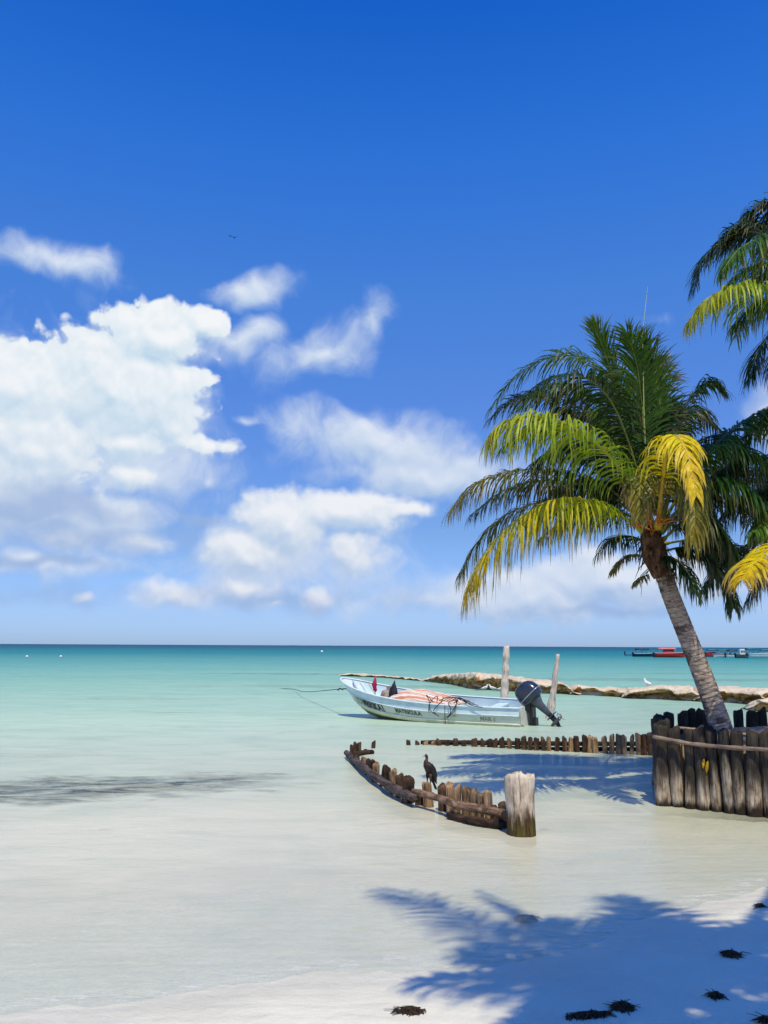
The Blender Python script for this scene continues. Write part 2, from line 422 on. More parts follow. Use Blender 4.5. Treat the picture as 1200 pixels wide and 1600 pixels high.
# ------------------------------------------------------------------ timber
def wood(name, stops, wetcol, wet_z, streak, rough=.85, spec=.2, vary=.35, green=None, dark_top=None):
    'weathered wood: grain along local z, per-piece tone, waterline stain near its foot'
    mt, t = new_mat(name)
    tc = t.n('ShaderNodeTexCoord').outputs['Object']
    rnd = t.n('ShaderNodeObjectInfo').outputs['Random']
    off = t.n('ShaderNodeCombineXYZ', {0: t.math('MULTIPLY', rnd, 31.0), 1: t.math('MULTIPLY', rnd, 17.0), 2: t.math('MULTIPLY', rnd, 5.0)}).outputs[0]
    v1 = t.vm('ADD', t.vm('MULTIPLY', tc, (1, 1, .10)), off)
    v2 = t.vm('ADD', t.vm('MULTIPLY', tc, (1, 1, .6)), off)
    g = t.noise(v1, 26.0, 6.0, .65)
    p = t.noise(v2, 8.0, 4.0, .65)
    f = t.math('MULTIPLY_ADD', t.math('SUBTRACT', t.math('ADD', t.math('MULTIPLY', g, .5), t.math('MULTIPLY', p, .5)), .5), 1.45, .5)
    col = t.ramp(f, stops)
    col = t.mix(1.0, col, t.ramp(rnd, [(0, (1 - vary,) * 3), (.5, (1, .93, .85)), (1, (1 + vary, 1 + vary * .85, 1 + vary * .6))]), 'MULTIPLY')
    z = t.n('ShaderNodeSeparateXYZ', {0: tc}).outputs[2]
    zz = t.math('ADD', z, t.math('MULTIPLY', t.math('SUBTRACT', t.noise(v1, 18.0, 4.0, .6), .5), streak))
    wm = t.rng(zz, wet_z * .55, wet_z, 1, 0, 'SMOOTHSTEP') if wet_z > 0 else 0.0
    if green:
        gm_ = t.math('MULTIPLY', t.rng(t.noise(v1, 30.0, 3.0), .45, .6), t.rng(zz, .0, wet_z * .8, 1, 0))
        wetc = t.mix(gm_, wetcol, green)
        col = t.mix(wm, col, wetc)
    else:
        col = t.mix(wm, col, wetcol)
    if dark_top:                                  # darker towards the top, running down unevenly
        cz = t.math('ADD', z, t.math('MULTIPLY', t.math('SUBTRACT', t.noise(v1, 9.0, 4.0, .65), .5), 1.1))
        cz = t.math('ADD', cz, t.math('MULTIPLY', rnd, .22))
        col = t.mix(t.math('MULTIPLY', t.rng(cz, dark_top[0], dark_top[1], 0, 1, 'SMOOTHSTEP'), .93), col, (.016, .014, .014))
    crack = t.rng(t.noise(v1, 34.0, 3.0, .7), .57, .66)
    col = t.mix(t.math('MULTIPLY', crack, .6), col, (.02, .015, .012))
    bn = t.n('ShaderNodeBump', {'Strength': .7, 'Distance': .012, 'Height': t.math('SUBTRACT', g, crack)})
    b = t.n('ShaderNodeBsdfPrincipled', {'Base Color': col, 'Roughness': rough, 'Specular IOR Level': spec, 'Normal': bn.outputs[0]})
    finish(t, b.outputs[0])
    return mt
M['wood_dark'] = wood('weathered_dark_timber', [(.3, (.014, .010, .009)), (.48, (.048, .030, .022)), (.62, (.11, .062, .038)), (.8, (.22, .15, .10))], (.018, .014, .011), .16, .12)
M['wood_tan'] = wood('weathered_tan_timber', [(.3, (.07, .042, .022)), (.47, (.22, .14, .08)), (.62, (.36, .26, .17)), (.8, (.46, .37, .28))], (.022, .017, .012), .18, .15)
M['wood_wall'] = wood('dark_topped_wall_timber', [(.3, (.09, .065, .045)), (.43, (.26, .205, .15)), (.55, (.46, .40, .33)), (.72, (.62, .58, .52))], (.030, .020, .014), .24, .26, vary=.25, dark_top=(.34, .80))
M['wood_pale'] = wood('bleached_post_timber', [(.28, (.14, .085, .05)), (.41, (.44, .34, .25)), (.54, (.62, .53, .43)), (.75, (.74, .68, .59))], (.075, .045, .020), .44, .62, vary=.05, green=(.13, .13, .012))
M['wood_grey'] = wood('grey_log_timber', [(.28, (.07, .05, .045)), (.45, (.21, .16, .14)), (.6, (.33, .27, .235)), (.8, (.42, .36, .32))], (.03, .024, .02), -9.0, .1)
M['wood_log'] = wood('wet_log_timber', [(.28, (.022, .018, .018)), (.45, (.07, .055, .055)), (.6, (.14, .11, .105)), (.8, (.26, .20, .18))], (.03, .024, .02), -9.0, .1)
M['wood_brown'] = wood('brown_log_timber', [(.30, (.025, .016, .013)), (.45, (.12, .075, .052)), (.6, (.25, .17, .125)), (.8, (.42, .34, .28))], (.03, .024, .02), -9.0, .1)
M['wood_pole'] = wood('bleached_pole_timber', [(.25, (.42, .33, .27)), (.5, (.60, .52, .45)), (.8, (.70, .64, .57))], (.30, .22, .15), -9.0, .1, vary=.08)

def post_mesh(h, r, seed, n=11, taper=.9, jag=.02, below=.25, flat=1.0, waist=0.0):
    rnd = random.Random(seed)
    mb = MB(); rr = []
    hs = [-below, 0.0, h * .18, h * .4, h * .62, h * .82, h * .95, h]
    ph = rnd.uniform(0, 6)
    tilt = (rnd.uniform(-1, 1) * jag, rnd.uniform(-1, 1) * jag)
    for k, z in enumerate(hs):
        f = max(0, z / h)
        R = r * lerp(1.0, taper, f) * (1 - waist * math.sin(f * math.pi)) * (.93 if k == len(hs) - 1 else 1)
        ring = []
        for i in range(n):
            a = i * 2 * math.pi / n
            q = R * (1 + .20 * noise.noise(V((math.cos(a) * 1.2 + seed, math.sin(a) * 1.2, z * 2.2))) + .05 * math.sin(3 * a + ph))
            zz = z
            if k >= len(hs) - 2: zz += tilt[0] * math.cos(a) + tilt[1] * math.sin(a) + (rnd.uniform(-.4, .4) * jag if k == len(hs) - 1 else 0)
            ring.append((q * math.cos(a) + .02 * math.sin(z * 3 + ph), q * flat * math.sin(a), zz))
        rr.append(ring)
    top = rr[-1]
    rr.append([(x * .55, y * .55, z + jag * .3 + rnd.uniform(-.2, .2) * jag) for x, y, z in top])
    mb.rings(rr)
    return mb
def place_post(px, ybase, ytop, wpx, parent, mat_, seed, dy=0.0, name='post', z0=None, taper=.9, jag=.02, lean=(0, 0), flat=1.0, waist=0.0):
    p = G(px, ybase, 0.0)
    p.y += dy; p.x *= (p.y / (p.y - dy)) if dy else 1
    top = D(px, ytop, p.y)
    depth = (p - CAM).dot(FWD)
    r = wpx / 2 * depth / F_PX
    gz = ground(p.x, p.y)
    o = post_mesh(top.z - gz, r, seed, taper=taper, jag=jag, flat=flat, waist=waist).build(name, mat_, parent)
    o.location = (p.x, p.y, gz)
    o.rotation_euler = (lean[0], lean[1], random.Random(seed).uniform(-.4, .4))
    return o
def log_between(pts, r, parent, mat_, seed, name='log', r1=None):
    'a horizontal log; its grain runs along local z'
    P = [V(p) for p in pts]
    o0 = P[0]
    ax = (P[-1] - P[0]).normalized()
    q = V((0, 0, 1)).rotation_difference(ax)
    inv = q.inverted()
    L = catmull(P, 30)
    mb = MB(); rr = []
    for k, p in enumerate(L):
        f = k / (len(L) - 1)
        c_ = inv @ (p - o0)
        R = lerp(r, r1 or r * .85, f) * (1 + .30 * noise.noise(V((seed, f * 13, 0)))) * (.86 if k in (0, len(L) - 1) else 1)
        rr.append([(c_.x + R * math.cos(a) * (1 + .3 * noise.noise(V((math.cos(a), math.sin(a), f * 9 + seed)))), c_.y + R * math.sin(a) * (1 + .3 * noise.noise(V((math.cos(a), math.sin(a) + 4, f * 9 + seed)))), c_.z) for a in [i * 2 * math.pi / 10 for i in range(10)]])
    mb.rings(rr)
    o = mb.build(name, mat_, parent)
    o.location = o0
    o.rotation_mode = 'QUATERNION'
    o.rotation_quaternion = q
    return o

# near groyne: a row of stakes curving out from the thick post, logs laid along its seaward side
groyne = tag(empty('timber_groyne'), 'curved low groyne of dark stakes and laid logs running out from the thick post', 'groyne')
BASE = [(540, 1183), (552, 1192), (577, 1216), (613, 1241), (639, 1257), (679, 1266), (715, 1279), (760, 1287), (795, 1291)]
near_posts = [(785, 1256, 17, 'd'), (774, 1262, 14, 'd'), (762, 1238, 12, 't'), (751, 1240, 11, 't'), (740, 1235, 12, 't'), (729, 1232, 13, 't'), (715, 1229, 13, 't'), (703, 1226, 13, 't'), (690, 1227, 13, 'd'),
              (669, 1224, 14, 't'), (654, 1244, 12, 'd'), (639, 1215, 18, 'd'), (626, 1211, 12, 'd'), (616, 1204, 12, 't'), (607, 1203, 11, 'd'), (599, 1198, 11, 'd'), (590, 1193, 11, 't'),
              (582, 1189, 10, 'd'), (574, 1188, 9, 'd'), (567, 1185, 9, 't'), (559, 1181, 9, 'd'), (552, 1177, 8, 'd')]
for i, (px, yt, wpx, k) in enumerate(near_posts):
    place_post(px, interp(BASE, px) - 3, yt, wpx * 1.2, groyne, M['wood_dark' if k == 'd' else 'wood_tan'], 100 + i, taper=random.Random(i).uniform(.8, 1.02), jag=.03, lean=(random.Random(i + 9).uniform(-.06, .06), random.Random(i + 5).uniform(-.08, .08)))
for i, (px, yt, yb, wpx) in enumerate([(550, 1165, 1180, 7), (557, 1161, 1178, 8), (563, 1160, 1176, 7), (583, 1159, 1169, 7), (572, 1172, 1177, 8)]):
    place_post(px, yb, yt, wpx, groyne, M['wood_dark'], 140 + i, jag=.02)
def lp(px, py, yb): # point on a log seen at px,py above the foot line
    p = G(px, yb, 0.0); return D(px, py, p.y - .10)
log_between([lp(798, 1274, 1293), lp(760, 1266, 1288), lp(712, 1257, 1280)], .056, groyne, M['wood_brown'], 1, r1=.055)
log_between([lp(716, 1259, 1281), lp(685, 1247, 1269), lp(646, 1236, 1258)], .050, groyne, M['wood_brown'], 2, r1=.045)
log_between([lp(650, 1248, 1261), lp(613, 1231, 1243), lp(577, 1206, 1217), lp(553, 1187, 1193), lp(541, 1176, 1183)], .066, groyne, M['wood_log'], 3, r1=.062)
log_between([lp(790, 1289, 1294), lp(745, 1283, 1288), lp(700, 1273, 1277)], .055, groyne, M['wood_dark'], 4)
log_between([lp(582, 1175, 1177), lp(566, 1176, 1179), lp(552, 1178, 1184)], .05, groyne, M['wood_dark'], 5)

# the thick bleached post at its near end
o = place_post(816, 1304, 1211, 43, None, M['wood_pale'], 77, name='thick_post', taper=1.13, jag=.06, waist=.08, lean=(.02, -.05))
tag(o, 'thick bleached wooden post with green algae at its foot, ending the near groyne', 'post')

# far groyne: stakes of uneven height along a beam, from the open water to the retaining wall
far = tag(empty('stake_fence'), 'long low row of dark and tan stakes with a beam behind the shaded pool', 'groyne')
FB = [(636, 1164), (662, 1164), (760, 1167), (830, 1172), (900, 1175), (960, 1178), (1030, 1181)]
FT = [(636, 1157), (662, 1157), (760, 1155), (830, 1153), (900, 1152), (960, 1149), (1030, 1147)]
rnd = random.Random(5)
fx = [639, 651]
x = 664
while x < 1024:
    fx.append(x); x += rnd.choice([9.3, 9.8, 10.6, 10.6, 11.5, 14.5])
for i, px in enumerate(fx):
    y0, y1 = interp(FB, px), interp(FT, px)
    tan = rnd.random() < (.7 if px > 930 else .3)
    place_post(px, y0, y1 + rnd.uniform(-1.5, 2.5), rnd.uniform(7.5, 11), far, M['wood_tan' if tan else 'wood_dark'], 200 + i, jag=.028, lean=(rnd.uniform(-.05, .05), rnd.uniform(-.06, .06)), flat=.8)
bp = []
for px in (658, 720, 790, 860, 940, 1026):
    p = G(px, interp(FB, px), 0); bp.append(D(px, lerp(interp(FB, px), interp(FT, px), .55), p.y + .14))
log_between(bp, .055, far, M['wood_dark'], 9, name='beam')
log_between([p + V((0, .1, -.12)) for p in bp[2:]], .05, far, M['wood_dark'], 10, name='beam')

# retaining wall round the palms: a ring of thick posts, pole rails on the front
wall = tag(empty('retaining_wall'), 'ring of dark topped upright posts with pole rails holding the ground under the palms', 'retaining wall', kind='thing')
FRONT = [(1038, 24, 1258), (1059.5, 19, 1260), (1079, 16, 1263), (1098, 21, 1265), (1118.5, 20, 1267), (1138, 18, 1270), (1158, 21, 1272), (1181, 22, 1275), (1203, 21, 1277), (1226, 22, 1280), (1250, 23, 1283), (1275, 23, 1286)]
for i, (px, wpx, yb) in enumerate(FRONT):
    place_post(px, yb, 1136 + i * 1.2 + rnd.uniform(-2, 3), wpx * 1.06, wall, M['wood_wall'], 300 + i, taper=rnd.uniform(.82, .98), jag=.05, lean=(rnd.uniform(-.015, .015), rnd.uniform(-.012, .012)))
fl = G(1038, 1258, 0)
ring = []
for k in range(9):                       # left side going back
    f = (k + .6) / 9
    ring.append((fl.x + .02 + .50 * math.sin(f * 1.4), fl.y + .1 + 1.75 * f))
bx0 = ring[-1]
for k in range(22):                      # the back row, out of the frame to the right
    ring.append((bx0[0] + .25 + .205 * k, bx0[1] + .12 + .25 * math.sin(k / 21 * 3.1)))
for i, (x, y) in enumerate(ring):
    gz = ground(x, y)
    hz = rnd.uniform(1.02, 1.13) + (.05 if i > 10 else 0)
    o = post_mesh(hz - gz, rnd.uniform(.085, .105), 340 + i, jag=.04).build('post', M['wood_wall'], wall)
    o.location = (x, y, gz)
    o.rotation_euler = (rnd.uniform(-.02, .02), rnd.uniform(-.03, .03), 0)
def rail(px, py, yb, fwd_):
    p = G(px, yb, 0); return D(px, py, p.y - fwd_)
log_between([rail(1020, 1151, 1257, .16), rail(1073, 1161, 1262, .17), rail(1130, 1167, 1268, .17), rail(1205, 1172, 1277, .17), rail(1290, 1180, 1287, .17)], .030, wall, M['wood_grey'], 21, name='rail')
log_between([rail(1056, 1137, 1260, -.17), rail(1121, 1143, 1267, -.17), rail(1200, 1151, 1276, -.17), rail(1290, 1158, 1287, -.17)], .022, wall, M['wood_grey'], 22, name='rail', r1=.022)
# the sandy ground it holds
mb = MB()
outline = [(G(px, yb, 0).x, G(px, yb, 0).y + .24) for px, wq, yb in FRONT] + [(8.2, 11.4)] + list(reversed([(x + .16, y - .12) for x, y in ring]))
cx_, cy_ = sum(p[0] for p in outline) / len(outline), sum(p[1] for p in outline) / len(outline)
rr = []
for f, z in ((1.0, -.4), (1.0, .78), (.75, .86), (.45, .93), (.2, .95)):
    rr.append([(lerp(cx_, x, f), lerp(cy_, y, f), z + (.05 * fbm(x * f * 2, y * f * 2) if z > 0 else 0)) for x, y in outline])
mb.rings(rr)
M['soil'] = mottled('sandy_soil', [(.3, (.10, .075, .05)), (.5, (.26, .20, .14)), (.75, (.45, .39, .30))], 2.5, .95, .6)
mb.build('fill', M['soil'], wall)
# slim bamboo stakes between the posts
M['bamboo'] = mottled('bamboo', [(.3, (.25, .13, .04)), (.7, (.48, .30, .11))], 8, .6, .2, stretch=(1, 1, .2))
for px, yb, y0 in ((1069.5, 1262, 1158), (1147.5, 1271, 1142), (1108, 1266, 1172)):
    p = G(px, yb, 0); p = p * (1 + .11 / p.y); p.z = 0; g0 = ground(p.x, p.y)
    mb = MB(); h = D(px, y0, p.y).z - g0
    mb.tube([(0, 0, -.1), (.004, 0, h * .3), (-.004, 0, h * .6), (0, 0, h)], [.017, .016, .016, .014], 8)
    o = mb.build('bamboo_stake', M['bamboo'], wall); o.location = (p.x, p.y, g0)

# two mooring poles standing in the water beyond the boat
for (x0, y0, x1, y1, w0, w1, yd, seed, lb) in ((784, 1112, 791.5, 1009, 14, 9, 27.5, 1, 'straight pale wooden pole standing upright in the water behind the boat'),
                                             (854, 1118, 872, 1022, 14, 6, 26.5, 2, 'slim pale wooden pole leaning to one side behind the outboard motor')):
    a, b_ = D(x0, y0, yd), D(x1, y1, yd)
    a.z = min(a.z, ground(a.x, a.y))
    o = log_between([a, a.lerp(b_, .5) + V((.012, 0, 0)), b_], w0 / 2 * yd / F_PX, None, M['wood_pole'], 30 + seed, name='mooring_pole', r1=w1 / 2 * yd / F_PX)
    tag(o, lb, 'pole', 'mooring poles behind the boat')

# ------------------------------------------------------------------ limestone shelf beyond the boat
mt, t = new_mat('limestone'); M['rock'] = mt
geo_ = t.n('ShaderNodeNewGeometry')
pos = geo_.outputs['Position']
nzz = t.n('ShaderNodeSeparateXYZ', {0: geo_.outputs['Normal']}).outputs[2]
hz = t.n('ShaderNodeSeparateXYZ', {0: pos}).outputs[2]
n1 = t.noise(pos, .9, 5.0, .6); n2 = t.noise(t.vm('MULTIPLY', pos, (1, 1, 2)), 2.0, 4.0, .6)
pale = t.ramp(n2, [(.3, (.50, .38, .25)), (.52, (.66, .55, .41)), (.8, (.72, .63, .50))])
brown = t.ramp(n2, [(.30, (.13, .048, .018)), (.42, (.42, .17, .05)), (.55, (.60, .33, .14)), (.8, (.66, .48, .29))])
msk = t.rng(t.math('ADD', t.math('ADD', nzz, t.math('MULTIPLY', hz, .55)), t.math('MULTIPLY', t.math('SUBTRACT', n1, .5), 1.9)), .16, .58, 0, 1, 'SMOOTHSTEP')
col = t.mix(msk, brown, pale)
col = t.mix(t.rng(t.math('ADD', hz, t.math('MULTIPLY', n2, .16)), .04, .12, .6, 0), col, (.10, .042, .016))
vb = t.n('ShaderNodeTexVoronoi', {'Vector': t.vm('ADD', t.vm('MULTIPLY', pos, (.8, .8, 1.8)), t.vm('SCALE', t.noise(pos, 1.5, 3.0, .6, 1), .9)), 'Scale': 1.15}, feature='DISTANCE_TO_EDGE').outputs[0]
crk = t.rng(vb, .0, .05, 1, 0)
col = t.mix(t.math('MULTIPLY', crk, t.rng(msk, 0, 1, .8, .25)), col, (.04, .022, .012))
bn = t.n('ShaderNodeBump', {'Strength': .5, 'Distance': .12, 'Height': t.math('ADD', t.math('MULTIPLY', n2, .7), t.rng(vb, 0, .15, 0, .6))})
b = t.n('ShaderNodeBsdfPrincipled', {'Base Color': col, 'Roughness': .9, 'Specular IOR Level': .15, 'Normal': bn.outputs[0]})
finish(t, b.outputs[0])
PROFILE = [(.55, -.5), (.5, 0.0), (.62, .22), (.45, .38), (.12, .55), (.0, .72), (.10, .88), (.45, .98), (1.1, 1.0), (2.0, .93), (3.2, .72), (4.4, .3), (5.2, -.4)]
def shelf(label, xs_, base, top, seed, rough=.30, back=1.0, under=1.0, name='rock_shelf'):
    n = max(14, int((xs_[1] - xs_[0]) / 1.4))
    rr = []
    for k in range(n + 1):
        f = k / n
        px = lerp(xs_[0], xs_[1], f)
        p = G(px, interp(base, px), 0)
        H = max(.05, D(px, interp(top, px), p.y + 1.0 * back).z)
        end = min(1.0, min(f, 1 - f) * 9 + .12)
        row = []
        for q, (dback, hf) in enumerate(PROFILE):
            yy = p.y + (lerp(.5, dback, under) if dback < .6 else dback) * back * lerp(.6, 1, end)
            xx = p.x + (yy - p.y) * p.x / p.y * .6
            zz = H * hf * end if hf > 0 else hf
            nv = V((xx * .75 + seed, yy * .9, zz * 1.6))
            amp = rough * (1 if q > 0 else 0)
            d1 = noise.fractal(nv, 1.0, 2.1, 4)
            d2 = noise.fractal(nv * 1.9 + V((5, 3, 1)), 1.0, 2.1, 4)
            row.append((xx + amp * .8 * d2, yy + amp * 1.8 * d1, zz + amp * (.35 if hf > .8 else .7) * d2 * (1 if hf > 0 else 0)))
        rr.append(row)
    mb = MB(); mb.rings(rr, False, False, closed=False)
    o = mb.build(name, M['rock'])
    c0 = V(rr[n // 2][6]); c0.z = 0
    me = o.data; me.transform(Matrix.Translation(-c0)); o.location = c0
    s_ = o.modifiers.new('detail', 'SUBSURF'); s_.levels = s_.render_levels = 1
    return tag(o, label, 'rock', 'limestone shelf in the shallows')
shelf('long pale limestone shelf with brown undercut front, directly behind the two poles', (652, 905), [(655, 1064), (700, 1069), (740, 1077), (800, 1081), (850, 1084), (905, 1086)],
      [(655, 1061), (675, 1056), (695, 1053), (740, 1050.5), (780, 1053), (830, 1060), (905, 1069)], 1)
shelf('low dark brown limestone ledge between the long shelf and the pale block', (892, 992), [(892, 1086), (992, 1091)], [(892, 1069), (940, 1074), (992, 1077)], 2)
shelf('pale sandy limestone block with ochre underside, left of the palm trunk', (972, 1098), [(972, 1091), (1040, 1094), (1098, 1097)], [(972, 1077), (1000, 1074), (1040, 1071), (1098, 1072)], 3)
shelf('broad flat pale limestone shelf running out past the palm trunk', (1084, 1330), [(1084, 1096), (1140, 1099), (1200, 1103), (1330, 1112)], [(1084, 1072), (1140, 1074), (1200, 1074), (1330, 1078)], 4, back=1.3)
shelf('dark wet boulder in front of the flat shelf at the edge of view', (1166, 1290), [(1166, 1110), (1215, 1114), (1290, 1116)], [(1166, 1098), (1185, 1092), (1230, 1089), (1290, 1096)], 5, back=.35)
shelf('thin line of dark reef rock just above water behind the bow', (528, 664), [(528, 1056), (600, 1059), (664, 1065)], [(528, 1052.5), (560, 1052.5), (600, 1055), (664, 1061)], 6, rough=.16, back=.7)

# ------------------------------------------------------------------ palms
mt, t = new_mat('palm_leaf'); M['leaf'] = mt
vc = t.n('ShaderNodeVertexColor', layer_name='tone').outputs[0]
pos = t.n('ShaderNodeNewGeometry').outputs['Position']
col = t.mix(1.0, vc, t.ramp(t.noise(pos, 14.0, 3.0), [(.3, (.72, .74, .7)), (.7, (1.22, 1.2, 1.15))]), 'MULTIPLY')
pb = t.n('ShaderNodeBsdfPrincipled', {'Base Color': col, 'Roughness': .42, 'Specular IOR Level': .3})
tr = t.n('ShaderNodeBsdfTranslucent', {'Color': t.mix(1.0, col, (1.25, 1.15, .45), 'MULTIPLY')})
finish(t, t.n('ShaderNodeMixShader', {0: .30, 1: pb.outputs[0], 2: tr.outputs[0]}).outputs[0])
mt, t = new_mat('palm_rachis'); M['rachis'] = mt
vc = t.n('ShaderNodeVertexColor', layer_name='tone').outputs[0]
pb = t.n('ShaderNodeBsdfPrincipled', {'Base Color': vc, 'Roughness': .45, 'Specular IOR Level': .4})
finish(t, pb.outputs[0])
mt, t = new_mat('palm_trunk'); M['trunk'] = mt
tc = t.n('ShaderNodeTexCoord').outputs['Object']
vc = t.n('ShaderNodeVertexColor', layer_name='tone').outputs[0]
n1 = t.noise(t.vm('MULTIPLY', tc, (1, 1, 1.6)), 3.0, 5.0, .65); n2 = t.noise(t.vm('MULTIPLY', tc, (1, 1, 5)), 9.0, 5.0, .7)
col = t.ramp(n2, [(.28, (.11, .075, .058)), (.44, (.28, .22, .18)), (.58, (.42, .36, .315)), (.75, (.52, .475, .43))])
col = t.mix(t.math('MULTIPLY', t.rng(n1, .50, .60, 0, 1, 'SMOOTHSTEP'), .85), col, (.085, .055, .048))
col = t.mix(1.0, col, vc, 'MULTIPLY')
bn = t.n('ShaderNodeBump', {'Strength': .6, 'Distance': .02, 'Height': n2})
finish(t, t.n('ShaderNodeBsdfPrincipled', {'Base Color': col, 'Roughness': .85, 'Specular IOR Level': .2, 'Normal': bn.outputs[0]}).outputs[0])
M['fibre'] = mottled('palm_fibre', [(.28, (.025, .014, .010)), (.48, (.095, .050, .030)), (.65, (.20, .115, .065)), (.8, (.34, .22, .13))], 14.0, .9, .8, stretch=(1, 1, .35), spec=.1)
M['flower'] = mottled('palm_flower_stalk', [(.3, (.40, .10, .025)), (.6, (.62, .25, .05)), (.8, (.70, .42, .12))], 20, .6, .2)

GREEN = [(.036, .095, .010), (.055, .135, .014), (.085, .175, .016)]
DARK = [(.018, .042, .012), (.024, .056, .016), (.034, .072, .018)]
LIME = [(.13, .25, .018), (.27, .37, .025), (.48, .46, .03)]
GOLD = [(.15, .26, .012), (.50, .47, .008), (.60, .43, .012)]
YELL = [(.52, .47, .006), (.68, .58, .004), (.66, .47, .02)]
OLIV = [(.06, .085, .014), (.10, .12, .016), (.24, .20, .02)]
DRY = (.30, .20, .11)

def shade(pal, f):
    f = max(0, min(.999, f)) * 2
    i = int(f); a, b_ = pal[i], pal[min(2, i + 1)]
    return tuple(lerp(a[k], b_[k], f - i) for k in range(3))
def frond(parent, pts, pal=GREEN, L=.85, n=118, droop=.7, seed=0, dry=.25, r0=.032, lift=.12, spread=.85, tipfan=.45, rcol=None, w0=.0135):
    rnd = random.Random(seed)
    S = catmull(pts, 60)
    mb, rb = MB(), MB()
    length = sum((b_ - a).length for a, b_ in zip(S, S[1:]))
    rc = rcol or tuple(lerp(q, g, .55) for q, g in zip(shade(pal, .6), (.30, .27, .04)))
    rb.tube(S, [max(.004, r0 * (1 - .9 * (k / 60) ** .8) * (1.7 if k < 3 else 1)) for k in range(61)], 6, col=rc, flat=.7)
    down = V((0, 0, -1))
    for k in range(n):
        f = .13 + .87 * (k + .5) / n
        u = f * 60; i = min(59, int(u))
        p = S[i].lerp(S[i + 1], u - i)
        T = (S[min(60, i + 2)] - S[max(0, i - 1)]).normalized()
        N = V((0, 0, 1)) - T * T.z
        if N.length < .25: N = V((0, -1, 0)) - T * T.dot(V((0, -1, 0)))
        N.normalize()
        B = T.cross(N)
        prof = (.55 + .45 * min(1, (f - .1) / .22)) * (1 - .62 * max(0, (f - .55) / .45) ** 1.5)
        for s in (-1, 1):
            if rnd.random() < .03: continue
            fw = lerp(.42, 1.25, f ** 1.6 * tipfan * 1.6) + rnd.uniform(-.10, .10)
            d = (T * fw + B * s * spread + N * (lift + rnd.uniform(-.2, .24))).normalized()
            ln = L * prof * rnd.uniform(.74, 1.12) * (rnd.uniform(.45, .8) if rnd.random() < .07 else 1)
            g = droop * rnd.uniform(.8, 1.15) * (1 + .35 * noise.noise(V((k * .23, s * 3.0, seed * 1.7))))
            d = (d + T * .28 * noise.noise(V((k * .31, s * 5.0, seed * 2.3)))).normalized()
            q = p.copy(); dirs = d; P = [q.copy()]
            ns = 5
            for j in range(ns):
                gg = min(.85, g * (.20 + .55 * j / (ns - 1)))
                dirs = (dirs * (1 - gg) + down * gg + V((rnd.uniform(-.09, .09), rnd.uniform(-.09, .09), rnd.uniform(-.05, .05)))).normalized()
                q = q + dirs * (ln / ns); P.append(q.copy())
            ff = f + rnd.uniform(-.22, .22)
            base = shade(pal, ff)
            tw = rnd.uniform(-.5, .5)
            vs_, cs = [], []
            for j, pt in enumerate(P):
                dj = (P[min(ns, j + 1)] - P[max(0, j - 1)]).normalized()
                wv = dj.cross(N * math.cos(tw) + B * math.sin(tw))
                if wv.length < .1: wv = dj.cross(B)
                wv.normalize()
                wd = w0 * (.55, 1.0, 1.0, .8, .5, .06)[j] * (.7 + .3 * prof)
                vs_ += [pt + wv * wd, pt - wv * wd]
                dd = max(0, (j / ns - (1 - dry * rnd.uniform(.5, 1.6))) * 2.2) if dry else 0
                cc = tuple(lerp(a, b_, min(1, dd)) for a, b_ in zip(base, DRY))
                cs += [cc, cc]
            mb.add(vs_, [(2 * j, 2 * j + 1, 2 * j + 3, 2 * j + 2) for j in range(ns)], cs)
    o = mb.build('frond', M['leaf'], parent)
    rb.build('rachis', M['rachis'], o)
    return o
def generic(c0, a, e, length, sag):
    'rachis leaving the crown at azimuth a, elevation e, bending down under its weight'
    out, p, el_ = [V(c0)], V(c0), e
    for k in range(6):
        el_ -= sag * (.35 + .25 * k)
        p = p + V((math.cos(a) * math.cos(el_), math.sin(a) * math.cos(el_), math.sin(el_))) * (length / 6)
        out.append(p.copy())
    return out
def trunk(parent, pts, r0, r1, flare=1.35, seed=0, rings_=220):
    S = catmull(pts, rings_); rnd = random.Random(seed)
    mb = MB(); rr, cs = [], []
    for k, p in enumerate(S):
        f = k / rings_
        tg = (S[min(k + 1, rings_)] - S[max(0, k - 1)]).normalized()
        x = tg.cross(V((0, 1, 0))).normalized(); y = x.cross(tg)
        saw = (k % 5) / 4
        R = lerp(r0, r1, f ** .7) * (1 + (flare - 1) * math.exp(-f * 11)) * (1.0 + .035 * (1 - saw) - .015)
        tilt = rnd.uniform(-.02, .02)
        for_ring = []
        for i in range(16):
            a = i * math.pi / 8
            q = R * (1 + .03 * noise.noise(V((math.cos(a) * 1.5, math.sin(a) * 1.5, f * 5 + seed))))
            for_ring.append(p + x * q * math.cos(a) + y * q * math.sin(a) + tg * (tilt * math.cos(a)))
        rr.append(for_ring)
        v_ = .62 if saw == 0 else (1.0 + rnd.uniform(-.1, .1))
        cs += [(v_, v_ * .98, v_ * .96)] * 16
    mb.rings(rr, True, True, cs)
    return mb.build('trunk', M['trunk'], parent)
